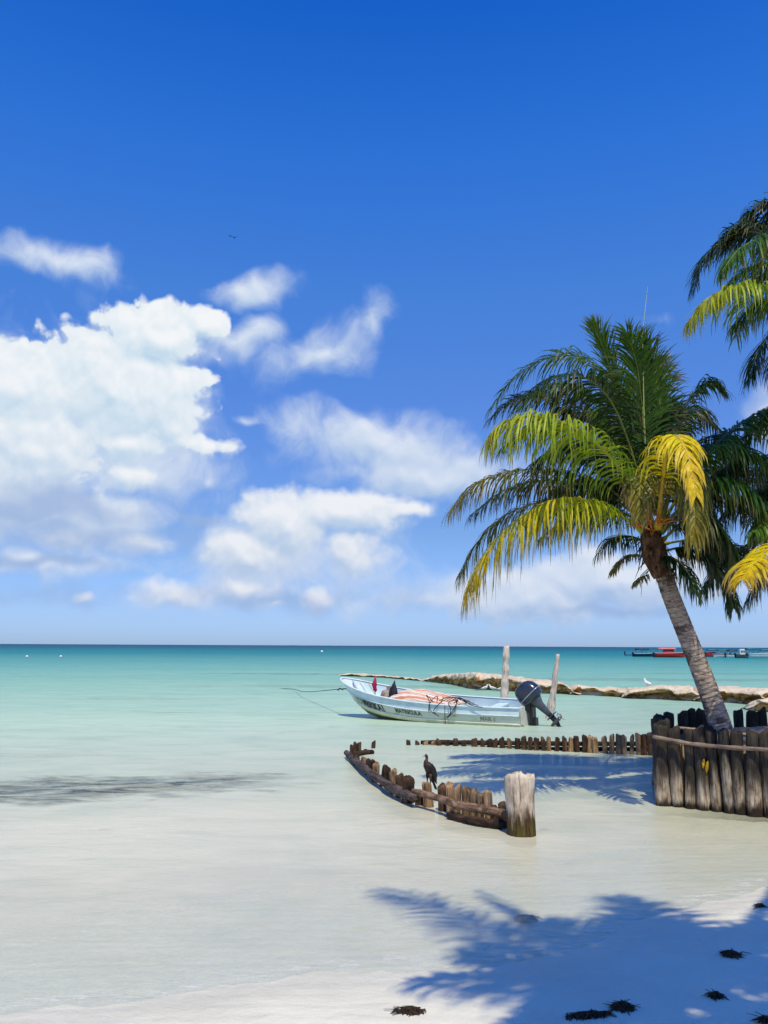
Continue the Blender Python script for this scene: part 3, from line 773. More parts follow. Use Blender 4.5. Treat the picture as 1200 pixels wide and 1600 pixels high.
def crownshaft(parent, c0, axis_, r, h, seed):
    'woven fibre and old leaf bases round the growing point'
    rnd = random.Random(seed)
    q = V((0, 0, 1)).rotation_difference(axis_)
    mb = MB(); rr = []
    for k in range(14):
        f = k / 13
        R = r * (1.0 + .50 * math.sin(min(1, f * 1.15) * math.pi) ** .8) * (1 - .5 * max(0, f - .75) / .25)
        rr.append([c0 + q @ V((R * math.cos(a) * (1 + .22 * noise.noise(V((math.cos(a) * 2, math.sin(a) * 2, f * 6 + seed)))), R * math.sin(a) * (1 + .22 * noise.noise(V((math.cos(a) * 2 + 3, math.sin(a) * 2, f * 6 + seed)))), (f - .55) * h)) for a in [i * math.pi / 9 for i in range(18)]])
    mb.rings(rr)
    for k in range(46):                      # ragged strips of fibre hanging from the leaf bases
        a = rnd.uniform(0, 6.28); z = rnd.uniform(-.45, .3) * h
        R = r * 1.35
        p = c0 + q @ V((R * math.cos(a), R * math.sin(a), z))
        o_ = V((math.cos(a), math.sin(a), 0))
        ln = rnd.uniform(.15, .42)
        P = [p, p + o_ * .07 * rnd.uniform(.3, 1.6) + V((0, 0, -ln * .4)), p + o_ * .10 * rnd.uniform(.2, 1.8) + V((rnd.uniform(-.05, .05), 0, -ln))]
        mb.tube(P, [.022, .017, .004], 5, flat=.35)
    return mb.build('leaf_sheath', M['fibre'], parent)
def flower(parent, c0, dirs, seed):
    rnd = random.Random(seed); mb = MB()
    for d in dirs:
        d = V(d).normalized()
        for k in range(11):
            e = (d + V((rnd.uniform(-.5, .5), rnd.uniform(-.5, .5), rnd.uniform(-.4, .5)))).normalized()
            ln = rnd.uniform(.2, .42)
            mb.tube([c0, c0 + d * .16, c0 + d * .16 + e * ln * .6, c0 + d * .16 + e * ln + V((0, 0, -.05))], [.016, .013, .010, .005], 5)
    return mb.build('flower_stalk', M['flower'], parent)

PY = 12.6
def P3(lst, y0): return [D(px, py, y0 + dy) for px, py, dy in lst]
# --- the leaning palm in view
palm = empty('coconut_palm'); tag(palm, 'leaning coconut palm with arching green and yellow fronds rising from the post ring', 'palm tree', 'coconut palms by the wall')
tp = P3([(1131, 1165, 0), (1124, 1130, 0), (1108, 1082, 0), (1088, 1030, 0), (1066, 975, -.02), (1044, 918, -.05), (1024, 850, -.05)], PY)
trunk(palm, tp, .165, .125, 1.32, 3)
cc = D(1020, 845, PY - .05)
crownshaft(palm, cc - V((0, 0, .10)), (tp[-1] - tp[-2]).normalized(), .12, .85, 4)
flower(palm, cc + V((-.02, -.1, .12)), [(-.4, -.6, .5), (.2, -.8, .5), (-.7, -.2, .4)], 5)
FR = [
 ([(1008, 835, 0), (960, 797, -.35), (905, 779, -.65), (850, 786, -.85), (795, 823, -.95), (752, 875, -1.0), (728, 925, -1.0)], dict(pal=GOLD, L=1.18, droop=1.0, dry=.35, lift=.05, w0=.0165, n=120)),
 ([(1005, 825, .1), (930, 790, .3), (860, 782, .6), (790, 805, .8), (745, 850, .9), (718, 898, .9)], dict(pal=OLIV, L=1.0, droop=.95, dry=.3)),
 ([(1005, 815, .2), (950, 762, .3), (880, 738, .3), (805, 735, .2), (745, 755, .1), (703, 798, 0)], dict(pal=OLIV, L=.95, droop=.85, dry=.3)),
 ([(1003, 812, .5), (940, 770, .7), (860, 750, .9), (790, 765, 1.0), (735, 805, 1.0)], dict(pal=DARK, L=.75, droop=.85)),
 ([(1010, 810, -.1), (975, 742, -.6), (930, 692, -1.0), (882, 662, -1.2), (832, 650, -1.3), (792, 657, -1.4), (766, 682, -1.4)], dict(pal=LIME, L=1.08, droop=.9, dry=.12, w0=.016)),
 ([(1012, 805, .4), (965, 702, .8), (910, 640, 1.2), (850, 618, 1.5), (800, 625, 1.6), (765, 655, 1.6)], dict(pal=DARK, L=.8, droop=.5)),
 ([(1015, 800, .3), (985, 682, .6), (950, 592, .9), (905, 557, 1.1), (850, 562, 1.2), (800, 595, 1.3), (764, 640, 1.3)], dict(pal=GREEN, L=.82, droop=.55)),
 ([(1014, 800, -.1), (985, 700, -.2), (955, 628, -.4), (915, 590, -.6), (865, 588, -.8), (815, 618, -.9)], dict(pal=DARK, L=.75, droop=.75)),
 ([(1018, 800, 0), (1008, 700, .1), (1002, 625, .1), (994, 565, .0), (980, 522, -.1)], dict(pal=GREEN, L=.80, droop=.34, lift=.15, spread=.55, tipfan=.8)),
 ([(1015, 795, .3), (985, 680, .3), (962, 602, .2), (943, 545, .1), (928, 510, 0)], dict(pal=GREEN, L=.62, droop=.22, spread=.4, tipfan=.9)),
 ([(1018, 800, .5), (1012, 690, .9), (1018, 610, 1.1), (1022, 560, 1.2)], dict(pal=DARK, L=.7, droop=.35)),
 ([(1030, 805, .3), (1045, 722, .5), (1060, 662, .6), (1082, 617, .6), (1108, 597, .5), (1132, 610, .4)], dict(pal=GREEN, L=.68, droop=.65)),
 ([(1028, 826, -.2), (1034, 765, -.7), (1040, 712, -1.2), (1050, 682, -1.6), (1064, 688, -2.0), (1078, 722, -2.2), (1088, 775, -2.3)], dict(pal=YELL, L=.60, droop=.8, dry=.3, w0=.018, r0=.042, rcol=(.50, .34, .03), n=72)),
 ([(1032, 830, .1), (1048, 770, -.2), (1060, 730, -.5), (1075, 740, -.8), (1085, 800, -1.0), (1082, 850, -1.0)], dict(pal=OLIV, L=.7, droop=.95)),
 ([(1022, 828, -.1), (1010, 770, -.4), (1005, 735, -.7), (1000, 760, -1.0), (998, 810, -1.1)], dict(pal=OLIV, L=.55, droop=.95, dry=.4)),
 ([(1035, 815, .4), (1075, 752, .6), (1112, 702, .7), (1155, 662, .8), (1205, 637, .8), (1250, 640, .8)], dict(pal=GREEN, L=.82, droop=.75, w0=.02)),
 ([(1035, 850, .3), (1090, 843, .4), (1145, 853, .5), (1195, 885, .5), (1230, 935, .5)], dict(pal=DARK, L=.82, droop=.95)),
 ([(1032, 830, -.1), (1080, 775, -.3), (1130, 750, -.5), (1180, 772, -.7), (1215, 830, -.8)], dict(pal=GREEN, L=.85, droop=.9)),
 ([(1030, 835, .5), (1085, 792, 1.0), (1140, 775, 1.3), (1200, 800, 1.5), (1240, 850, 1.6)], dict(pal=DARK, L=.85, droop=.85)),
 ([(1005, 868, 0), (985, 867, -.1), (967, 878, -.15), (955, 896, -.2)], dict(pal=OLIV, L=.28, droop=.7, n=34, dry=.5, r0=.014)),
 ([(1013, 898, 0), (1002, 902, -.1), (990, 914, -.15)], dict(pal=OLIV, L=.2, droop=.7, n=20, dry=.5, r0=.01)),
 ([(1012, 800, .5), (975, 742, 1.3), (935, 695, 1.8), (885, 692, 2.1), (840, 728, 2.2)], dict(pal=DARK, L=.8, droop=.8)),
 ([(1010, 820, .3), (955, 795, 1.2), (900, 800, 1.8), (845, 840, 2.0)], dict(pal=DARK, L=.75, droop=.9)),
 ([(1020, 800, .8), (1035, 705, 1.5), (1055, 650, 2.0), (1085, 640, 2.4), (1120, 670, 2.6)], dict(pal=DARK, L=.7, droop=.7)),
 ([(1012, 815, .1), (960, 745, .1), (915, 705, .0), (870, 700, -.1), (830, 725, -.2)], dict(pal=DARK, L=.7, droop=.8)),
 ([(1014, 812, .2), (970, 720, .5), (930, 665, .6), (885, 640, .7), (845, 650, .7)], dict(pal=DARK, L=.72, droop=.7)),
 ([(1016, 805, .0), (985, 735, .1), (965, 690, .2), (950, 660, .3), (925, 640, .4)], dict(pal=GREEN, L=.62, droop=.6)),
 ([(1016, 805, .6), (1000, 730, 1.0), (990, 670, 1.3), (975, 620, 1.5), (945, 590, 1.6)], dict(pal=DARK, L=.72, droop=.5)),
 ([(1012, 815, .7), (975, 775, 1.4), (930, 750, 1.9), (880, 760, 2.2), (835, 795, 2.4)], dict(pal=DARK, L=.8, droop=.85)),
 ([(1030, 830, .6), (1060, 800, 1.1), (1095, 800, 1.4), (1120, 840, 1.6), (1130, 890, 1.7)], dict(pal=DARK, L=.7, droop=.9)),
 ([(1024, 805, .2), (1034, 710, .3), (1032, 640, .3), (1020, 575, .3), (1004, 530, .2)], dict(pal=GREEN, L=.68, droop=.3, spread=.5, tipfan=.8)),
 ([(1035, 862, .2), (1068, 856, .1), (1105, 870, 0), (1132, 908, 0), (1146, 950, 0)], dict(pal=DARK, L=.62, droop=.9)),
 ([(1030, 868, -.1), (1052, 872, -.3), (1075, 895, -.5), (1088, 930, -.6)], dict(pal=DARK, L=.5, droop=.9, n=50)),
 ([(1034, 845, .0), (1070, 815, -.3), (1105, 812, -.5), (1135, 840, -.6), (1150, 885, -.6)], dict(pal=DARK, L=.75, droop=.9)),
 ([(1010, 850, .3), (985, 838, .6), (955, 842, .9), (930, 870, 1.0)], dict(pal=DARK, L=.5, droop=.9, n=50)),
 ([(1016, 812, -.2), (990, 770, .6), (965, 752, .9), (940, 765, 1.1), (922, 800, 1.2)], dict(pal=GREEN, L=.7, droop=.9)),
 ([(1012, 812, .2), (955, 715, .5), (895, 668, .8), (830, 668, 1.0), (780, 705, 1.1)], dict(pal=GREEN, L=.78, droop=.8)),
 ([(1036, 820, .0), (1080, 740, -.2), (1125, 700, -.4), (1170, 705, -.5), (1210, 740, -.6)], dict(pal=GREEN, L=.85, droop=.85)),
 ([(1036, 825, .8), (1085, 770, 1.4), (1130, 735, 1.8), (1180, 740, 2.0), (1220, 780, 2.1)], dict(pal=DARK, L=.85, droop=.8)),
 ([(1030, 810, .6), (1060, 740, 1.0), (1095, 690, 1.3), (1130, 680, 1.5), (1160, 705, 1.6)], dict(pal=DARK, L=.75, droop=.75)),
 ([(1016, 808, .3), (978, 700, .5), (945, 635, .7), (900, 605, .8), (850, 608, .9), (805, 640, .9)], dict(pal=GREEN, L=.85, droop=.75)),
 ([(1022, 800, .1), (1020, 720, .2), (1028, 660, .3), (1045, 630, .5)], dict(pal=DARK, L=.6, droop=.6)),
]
for i, (pl, kw) in enumerate(FR):
    frond(palm, P3(pl, PY), seed=500 + i, **kw)
mb = MB(); sp_ = P3([(1012, 800, 0), (1006, 640, 0), (1004, 520, 0), (1012, 448, 0)], PY)
mb.tube(sp_, [.022, .010, .006, .002], 6, col=(.30, .36, .12))
mb.build('spear_leaf', M['rachis'], palm)

# --- shorter palm just outside the frame to the right, its fronds reach in
p2 = empty('coconut_palm'); tag(p2, 'coconut palm at the edge with a drooping golden yellow frond beside the trunk', 'palm tree', 'coconut palms by the wall')
Y2 = 13.0; c2 = D(1300, 800, Y2)
trunk(p2, [V((7.0, 12.7, .7)), V((6.95, 12.8, 1.8)), c2 - V((-.05, 0, .9)), c2], .16, .12, 1.35, 8)
crownshaft(p2, c2 - V((0, 0, .15)), V((0, 0, 1)), .13, .9, 9)
for i, (pl, kw) in enumerate([
 ([(1300, 800, 0), (1240, 735, -.1), (1170, 712, -.3), (1120, 742, -.5), (1098, 800, -.6)], dict(pal=DARK, L=.85, droop=.9)),
 ([(1300, 805, 0), (1240, 775, .3), (1180, 770, .6), (1130, 805, .8), (1100, 860, .8)], dict(pal=DARK, L=.85, droop=.9)),
 ([(1300, 810, 0), (1240, 830, .3), (1180, 845, .5), (1130, 878, .5), (1100, 925, .4)], dict(pal=DARK, L=.8, droop=.85)),
 ([(1300, 800, -.2), (1255, 828, -1.0), (1215, 852, -1.6), (1180, 878, -2.0), (1160, 905, -2.2)], dict(pal=YELL, L=.74, droop=.6, dry=.5, w0=.019, tipfan=.3, spread=1.0, n=84)),
 ([(1300, 795, .1), (1250, 690, .2), (1200, 655, .3), (1160, 690, .3), (1140, 750, .3)], dict(pal=GREEN, L=.85, droop=.85)),
 ([(1300, 815, .4), (1250, 850, 1), (1200, 890, 1.3), (1165, 940, 1.4)], dict(pal=DARK, L=.75, droop=.9)),
 ([(1300, 800, .1), (1260, 780, -.6), (1215, 790, -1.0), (1180, 830, -1.3)], dict(pal=GREEN, L=.8, droop=.9))]):
    frond(p2, P3(pl, Y2), seed=600 + i, **kw)
for i in range(9):
    frond(p2, generic(c2, -1.2 + i * .36, .9 - .12 * (i % 4), 2.9, .32), pal=GREEN if i % 2 else DARK, seed=640 + i, n=60)

# --- taller palm behind it, crown at the upper right corner
p3 = empty('coconut_palm'); tag(p3, 'tall coconut palm whose lime green frond tips hang at the upper right corner', 'palm tree', 'coconut palms by the wall')
Y3 = 11.4; c3 = D(1300, 440, Y3)
trunk(p3, [V((8.0, 12.6, .7)), V((7.6, 12.4, 2.5)), V((6.8, 11.9, 5.2)), c3], .17, .12, 1.35, 12)
crownshaft(p3, c3 - V((0, 0, .15)), V((-.3, 0, .95)), .13, .9, 13)
for i, (pl, kw) in enumerate([
 ([(1300, 450, 0), (1245, 452, -.4), (1190, 447, -.6), (1140, 450, -.8), (1103, 470, -.9), (1078, 500, -.9)], dict(pal=LIME, L=.78, droop=.85, dry=.1, w0=.015)),
 ([(1300, 435, 0), (1240, 390, .2), (1180, 362, .4), (1135, 372, .5), (1100, 405, .5), (1085, 450, .5)], dict(pal=DARK, L=.75, droop=.5)),
 ([(1300, 430, .1), (1260, 360, .3), (1215, 325, .5), (1170, 335, .6), (1140, 375, .6)], dict(pal=DARK, L=.78, droop=.7)),
 ([(1300, 430, -.1), (1255, 395, -.4), (1205, 372, -.6), (1160, 385, -.8), (1130, 420, -.9)], dict(pal=GREEN, L=.75, droop=.8)),
 ([(1300, 460, .1), (1255, 480, .3), (1215, 510, .4), (1185, 550, .4), (1172, 590, .4)], dict(pal=DARK, L=.75, droop=.6)),
 ([(1300, 430, .3), (1250, 375, .7), (1195, 350, 1.0), (1145, 362, 1.2), (1105, 400, 1.3)], dict(pal=DARK, L=.8, droop=.7)),
 ([(1300, 445, .2), (1245, 420, .3), (1190, 415, .4), (1145, 435, .4), (1115, 475, .4)], dict(pal=GREEN, L=.75, droop=.8)),
 ([(1300, 470, -.2), (1260, 500, -.3), (1228, 540, -.4), (1210, 585, -.4)], dict(pal=DARK, L=.7, droop=.7)),
 ([(1300, 455, .2), (1240, 455, .6), (1185, 475, .8), (1145, 510, .9)], dict(pal=GREEN, L=.7, droop=.8))]):
    frond(p3, P3(pl, Y3), seed=700 + i, **kw)
for i in range(10):
    frond(p3, generic(c3, -1.5 + i * .36, 1.0 - .14 * (i % 4), 2.9, .32), pal=GREEN if i % 2 else DARK, seed=740 + i, n=60)

# --- the palm over the camera: out of the picture, known by its shadow on the sand
p4 = empty('coconut_palm'); tag(p4, 'tall coconut palm behind the viewer known only by its frond shadows on the foreground sand', 'palm tree')
def over(px, py, h):
    g = G(px, py, .06)
    return g + TO_SUN * ((h - g.z) / TO_SUN.z)
c4 = over(1120, 1590, 7.6)
trunk(p4, [V((5.4, -2.4, .6)), V((5.1, -1.9, 2.6)), V((4.3, -.7, 5.4)), c4], .17, .12, 1.35, 22)
crownshaft(p4, c4 - V((0, 0, .15)), V((-.3, .3, .9)), .13, .9, 23)
for i, (pl, kw) in enumerate([
 ([(1110, 1585, 7.6), (980, 1535, 8.0), (860, 1480, 8.1), (760, 1437, 7.9), (670, 1400, 7.5), (592, 1380, 7.1)], dict(L=.85, droop=.55)),
 ([(1105, 1580, 7.6), (1010, 1530, 8.1), (910, 1475, 8.2), (820, 1420, 7.9), (748, 1382, 7.4)], dict(L=.34, droop=.5)),
 ([(1115, 1580, 7.6), (1080, 1510, 8.0), (1045, 1455, 8.1), (1010, 1415, 7.9), (960, 1388, 7.5)], dict(L=.95, droop=.5)),
 ([(1110, 1590, 7.6), (980, 1560, 8.0), (860, 1535, 8.0), (740, 1522, 7.6), (640, 1524, 7.1)], dict(L=.9, droop=.6)),
 ([(1115, 1595, 7.6), (980, 1600, 8.0), (850, 1610, 7.9), (740, 1625, 7.4)], dict(L=.7, droop=.6)),
 ([(1115, 1580, 7.6), (1130, 1510, 8.0), (1155, 1475, 8.0), (1210, 1458, 7.7), (1290, 1455, 7.3)], dict(L=.8, droop=.5)),
 ([(1115, 1585, 7.6), (1050, 1520, 7.9), (980, 1470, 8.0), (900, 1440, 7.8), (850, 1425, 7.5)], dict(L=.85, droop=.5)),
 ([(1125, 1590, 7.6), (1200, 1555, 8.0), (1290, 1545, 7.9), (1380, 1560, 7.4)], dict(L=.5, droop=.55)),
 ([(1120, 1600, 7.6), (1060, 1640, 8.0), (980, 1690, 7.8), (900, 1740, 7.3)], dict(L=.7, droop=.6)),
 ([(1120, 1585, 7.6), (1080, 1545, 8.0), (1030, 1490, 8.2), (1000, 1440, 8.2), (985, 1405, 8.0)], dict(L=.85, droop=.5)),
 ([(1128, 1575, 7.6), (1150, 1500, 8.2), (1180, 1440, 8.2), (1210, 1390, 7.9), (1215, 1358, 7.6)], dict(L=.22, droop=.5)),
 ([(1110, 1590, 7.6), (1000, 1545, 7.8), (900, 1510, 7.8), (800, 1490, 7.5), (720, 1478, 7.2)], dict(L=.8, droop=.6)),
 ([(1115, 1590, 7.6), (1020, 1570, 7.7), (920, 1560, 7.6), (830, 1565, 7.2)], dict(L=.85, droop=.7)),
 ([(1118, 1585, 7.6), (1100, 1520, 7.8), (1080, 1470, 7.8), (1060, 1435, 7.5)], dict(L=.8, droop=.6)),
 ([(1120, 1600, 7.6), (1140, 1660, 8.0), (1180, 1720, 7.8)], dict(L=.7, droop=.6)),
 ([(1120, 1600, 7.6), (1230, 1620, 8.0), (1330, 1660, 7.6)], dict(L=.7, droop=.6))]):
    frond(p4, [over(*q) for q in pl], pal=GREEN, seed=800 + i, n=92, w0=.024, **kw)

# ------------------------------------------------------------------ the moored skiff
M['hull_white'] = mottled('hull_white', [(.3, (.56, .55, .44)), (.55, (.70, .69, .60)), (.8, (.74, .74, .68))], 2.5, .45, .1, spec=.4)
M['hull_blue'] = mottled('hull_pale_blue', [(.3, (.42, .50, .50)), (.42, (.60, .70, .73)), (.6, (.66, .76, .79)), (.8, (.70, .78, .80))], 3.0, .45, .08, spec=.4)
M['hull_grey'] = mottled('hull_grey_green', [(.3, (.36, .38, .27)), (.42, (.58, .60, .50)), (.75, (.68, .69, .62))], 3.0, .5, .1, stretch=(1, 1, 3))
M['hull_cream'] = mottled('hull_cream', [(.3, (.52, .48, .28)), (.55, (.68, .65, .49)), (.8, (.72, .70, .58))], 3.5, .5, .1)
M['hull_algae'] = mottled('hull_algae', [(.3, (.16, .17, .01)), (.6, (.30, .28, .02)), (.8, (.42, .40, .12))], 5.0, .7, .2)
M['hull_bottom'] = mottled('hull_bottom', [(.35, (.22, .21, .03)), (.55, (.42, .40, .18)), (.75, (.60, .57, .38))], 2.5, .6, .2)
M['ink'] = mottled('black_lettering', [(.3, (.012, .014, .014)), (.7, (.05, .055, .05))], 6, .6, .0)
M['ink_worn'] = mottled('worn_lettering', [(.35, (.025, .03, .025)), (.6, (.12, .15, .11))], 9, .6, .0)
M['ink_faded'] = mottled('faded_lettering', [(.35, (.17, .18, .10)), (.65, (.30, .32, .22))], 9, .6, .0)
M['interior'] = mottled('hull_interior', [(.3, (.50, .64, .70)), (.6, (.62, .75, .79)), (.8, (.70, .79, .81))], 2.5, .5, .1)
M['engine_black'] = mottled('engine_black', [(.3, (.010, .011, .014)), (.7, (.025, .027, .032))], 6, .4, .1)
M['engine_blue'] = mottled('engine_blue_grey', [(.3, (.016, .022, .040)), (.7, (.030, .040, .066))], 3, .22, .0, spec=.6)
M['engine_grey'] = mottled('engine_grey', [(.3, (.045, .052, .066)), (.7, (.085, .095, .115))], 5, .35, .05, spec=.5)
M['steel'] = mottled('propeller_metal', [(.3, (.30, .31, .33)), (.7, (.5, .5, .5))], 6, .35, .05, metallic=.6)
M['rope'] = mottled('black_rope', [(.3, (.012, .014, .020)), (.7, (.04, .045, .06))], 30, .8, .4)
M['line'] = mottled('green_line', [(.3, (.03, .06, .05)), (.7, (.07, .12, .09))], 30, .8, .2)

BL = 6.7
stern = G(826, 1133, 0); stern.z = 0
bow = D(537, 1054, 27.2); bowxy = V((bow.x, bow.y, 0))
hd = (bowxy - stern); BL = hd.length; hd.normalize()
skiff = empty('skiff', stern - V((0, 0, .07)), math.atan2(hd.y, hd.x))
skiff.rotation_euler.x = math.radians(-5.5)      # heels a little towards the beach
tag(skiff, 'long pale blue and white open skiff moored in the shallows, engine tilted up', 'boat')
def bs(t_):
    y = .70 + .16 * math.sin(min(1, t_ / .45) * math.pi / 2)
    return y if t_ < .45 else y * max(0.0, 1 - ((t_ - .45) / .55) ** 3.0) ** .62
def c_sheer(t_): return V((BL * t_, bs(t_), .64 + .04 * t_ + .56 * t_ ** 3.4))
def c_chine(t_): return V((BL * t_ * (1 - .085 * t_), bs(t_) * (.90 - .10 * t_), .09 + .05 * t_ + .42 * t_ ** 4))
def c_keel(t_): return V((BL * t_ * (1 - .15 * t_), 0, -.16 + .04 * t_ + .30 * t_ ** 5))
def side_pt(t_, s, sg=1, out=0.0):
    a, b_ = c_sheer(t_), c_chine(t_)
    p = a.lerp(b_, s)
    p.y += .05 * math.sin(s * math.pi) * min(1, bs(t_) * 3) * (1 if t_ < .97 else 0) + out
    return V((p.x, max(0.0, p.y) * sg, p.z))
TS = [i / 30 for i in range(27)] + [.885, .905, .925, .945, .96, .972, .983, .991, .997, 1.0]
def strip(name, s0, s1, mat_, parent, n=3, out=0.0):
    mb = MB()
    for sg in (1, -1):
        rr = [[side_pt(t_, lerp(s0, s1, k / n), sg, out * (1 if bs(t_) > .05 else 0)) for k in range(n + 1)] for t_ in TS]
        mb.rings(rr, False, False, closed=False)
    o = mb.build(name, mat_, parent)
    return o
hull = strip('hull', .37, .80, M['hull_grey'], skiff)
strip('sheer_band', 0.0, .37, M['hull_blue'], skiff, out=.004)
strip('chine_band', .80, 1.0, M['hull_cream'], skiff, out=.022)
mb = MB()
for sg in (1, -1):                       # bottom, chine to keel
    mb.rings([[V((a.x, a.y * sg, a.z)) for a in (c_chine(t_), c_chine(t_).lerp(c_keel(t_), .5) + V((0, .03, -.01)), c_keel(t_))] for t_ in TS], False, False, closed=False)
mb.build('bottom', M['hull_bottom'], skiff)
for s in (.37, .80):                     # rubbing strakes
    mb = MB()
    for sg in (1, -1):
        mb.tube([side_pt(t_, s, sg, .012) for t_ in TS[:-1]], .014 if s < .5 else .020, 6)
    mb.build('strake', M['hull_blue' if s < .5 else 'hull_white'], skiff)
mb = MB()                                # gunwale cap
rimL = [side_pt(t_, 0, 1, .015) + V((0, 0, .012)) for t_ in TS]
rimR = [V((p.x, -p.y, p.z)) for p in reversed(rimL[:-1])]
mb.tube(rimL + rimR, .034, 8, flat=.7)
mb.build('gunwale', M['hull_blue'], skiff)
mb = MB()                                # inner skin and floor
def inner(t_, s, sg):
    p = side_pt(min(t_, .972), s, 1); w_ = max(0.0, p.y - .055)
    return V((min(p.x, BL * .955), w_ * sg, p.z))
for sg in (1, -1):
    mb.rings([[inner(t_, .02 + .14 * k, sg) for k in range(6)] + [V((inner(t_, .72, sg).x, 0, .20 + .5 * t_ ** 4))] for t_ in TS], False, False, closed=False)
mb.build('inner_shell', M['interior'], skiff)
mb = MB()                                # transom, with its lower centre for the engine
top = [V((-.02, y, z)) for y, z in ((-.70, .65), (-.36, .65), (-.30, .50), (.30, .50), (.36, .65), (.70, .65), (.63, .09), (0, -.16), (-.63, .09))]
mb.rings([top, [p + V((.07, 0, 0)) for p in top]])
mb.build('transom', M['hull_white'], skiff, smooth=False)
mb = MB()
mb.add([(-.024, .65, .20), (-.024, .62, .09), (-.024, 0, -.16), (-.024, -.62, .09), (-.024, -.65, .17), (-.024, 0.1, .02)], [(0, 1, 2, 5), (5, 2, 3, 4)])
mb.build('waterline_stain', M['hull_algae'], skiff, smooth=False)
for tx in (.16, .42, .66):               # thwarts
    mb = MB(); w_ = bs(tx) - .06
    mb.box((BL * tx, 0, .50 + .1 * tx), (.32, 2 * w_, .05))
    mb.build('thwart', M['interior'], skiff, smooth=False)
mb = MB(); mb.box((BL * .80, .05, .62), (.9, .10, .03), Matrix.Rotation(.35, 3, 'Z') @ Matrix.Rotation(-.12, 3, 'Y')); mb.build('floor_plank', M['wood_grey'], skiff, smooth=False)
for tx in (.885, .93):                   # ribs seen on the far inside of the bow
    mb = MB()
    for sg in (1, -1): mb.tube([inner(tx, s, sg) + V((0, -.012 * sg, 0)) for s in (.03, .2, .4, .6)], .016, 6)
    mb.build('rib', M['hull_grey'], skiff)
# lettering on the port side, wrapped to the planking
def lettering(text, t0, t1, s_top, s_bot, mat_, bold=.035, name='lettering'):
    cu = bpy.data.curves.new('text', 'FONT'); cu.body = text; cu.resolution_u = 3; cu.offset = bold
    tmp = bpy.data.objects.new('text', cu); COL.objects.link(tmp)
    bpy.context.view_layer.update()
    me = bpy.data.meshes.new_from_object(tmp.evaluated_get(bpy.context.evaluated_depsgraph_get()))
    bpy.data.objects.remove(tmp); bpy.data.curves.remove(cu)
    bm = bmesh.new(); bm.from_mesh(me)
    bmesh.ops.triangulate(bm, faces=bm.faces[:])
    bmesh.ops.subdivide_edges(bm, edges=[e for e in bm.edges if e.calc_length() > .3], cuts=2)
    xs_ = [v.co.x for v in bm.verts]; ys_ = [v.co.y for v in bm.verts]
    x0, x1, y0, y1 = min(xs_), max(xs_), min(ys_), max(ys_)
    for v in bm.verts:
        tt = lerp(t0, t1, (v.co.x - x0) / (x1 - x0)); s = lerp(s_bot, s_top, (v.co.y - y0) / (y1 - y0))
        v.co = side_pt(tt, s, 1, .009)
    bm.to_mesh(me); bm.free()
    me.materials.clear(); me.materials.append(mat_)
    o = bpy.data.objects.new(name, me); COL.objects.link(o); o.parent = hull
    return o
lettering('YO', .915, .865, .42, .74, M['ink_faded'])
lettering('MBRIKA1', .858, .715, .40, .76, M['ink'])
lettering('MATRICULA', .64, .49, .43, .66, M['ink_worn'])
lettering('MAR 1', .185, .115, .48, .68, M['ink_faded'])

# outboard engine, tilted up on the transom
eng = empty('outboard_motor'); eng.parent = skiff; eng.location = (-.22, 0, .52); eng.rotation_euler = (0, math.radians(44), 0); eng.scale = (.88,) * 3
def loft(sections, n=20):
    'rounded sections stacked along z: (z, cx, half length x, half width y, squareness)'
    rr = []
    for z, cx, a, b_, e in sections:
        rr.append([(cx + a * math.copysign(abs(math.cos(q)) ** e, math.cos(q)), b_ * math.copysign(abs(math.sin(q)) ** e, math.sin(q)), z) for q in [i * 2 * math.pi / n for i in range(n)]])
    mb = MB(); mb.rings(rr); return mb
loft([(.22, -.21, .32, .22, .7), (.27, -.21, .38, .26, .65), (.42, -.21, .41, .28, .65), (.52, -.21, .40, .275, .65), (.68, -.20, .37, .255, .7), (.80, -.18, .30, .21, .75), (.86, -.16, .20, .14, .8), (.88, -.16, .07, .06, .9)]).build('cowl', M['engine_blue'], eng)
loft([(.405, -.21, .418, .287, .65), (.435, -.21, .418, .287, .65)]).build('cowl_stripe', M['steel'], eng)
loft([(-.48, -.24, .085, .05, .9), (-.30, -.23, .10, .06, .85), (0, -.22, .14, .09, .8), (.16, -.21, .22, .15, .75), (.26, -.20, .29, .195, .7)]).build('midsection', M['engine_grey'], eng)
loft([(-.52, -.26, .20, .11, .8), (-.505, -.26, .21, .115, .8), (-.49, -.26, .20, .11, .8)]).build('cavitation_plate', M['engine_grey'], eng)
low_ = loft([(-.98, -.20, .02, .008, 1), (-.80, -.22, .08, .014, 1), (-.74, -.24, .09, .03, .9), (-.60, -.24, .09, .045, .9), (-.48, -.24, .10, .055, .9)]).build('gearcase', M['engine_black'], eng)
mb = MB(); mb.tube([(.02, 0, -.72), (-.03, 0, -.72), (-.15, 0, -.72), (-.32, 0, -.72), (-.44, 0, -.72), (-.50, 0, -.72)], [.01, .04, .065, .06, .045, .02], 12); mb.build('torpedo', M['engine_grey'], low_)
mb = MB()
for k in range(3):
    a = k * 2 * math.pi / 3 + .4
    R = Matrix.Rotation(a, 3, 'X')
    vs_ = []
    for i in range(5):
        f = i / 4
        for j in (-1, 1):
            wd = .07 * math.sin(min(1, f * 1.1 + .12) * math.pi) + .01
            vs_.append(R @ V((-.44 + j * wd * .6, j * wd, .03 + .15 * f)) + V((0, 0, 0)))
    vs_ = [v + V((0, 0, -.72)) for v in vs_]
    mb.add(vs_, [(2 * i, 2 * i + 1, 2 * i + 3, 2 * i + 2) for i in range(4)])
pr = mb.build('propeller', M['steel'], eng); pr.modifiers.new('thick', 'SOLIDIFY').thickness = .008
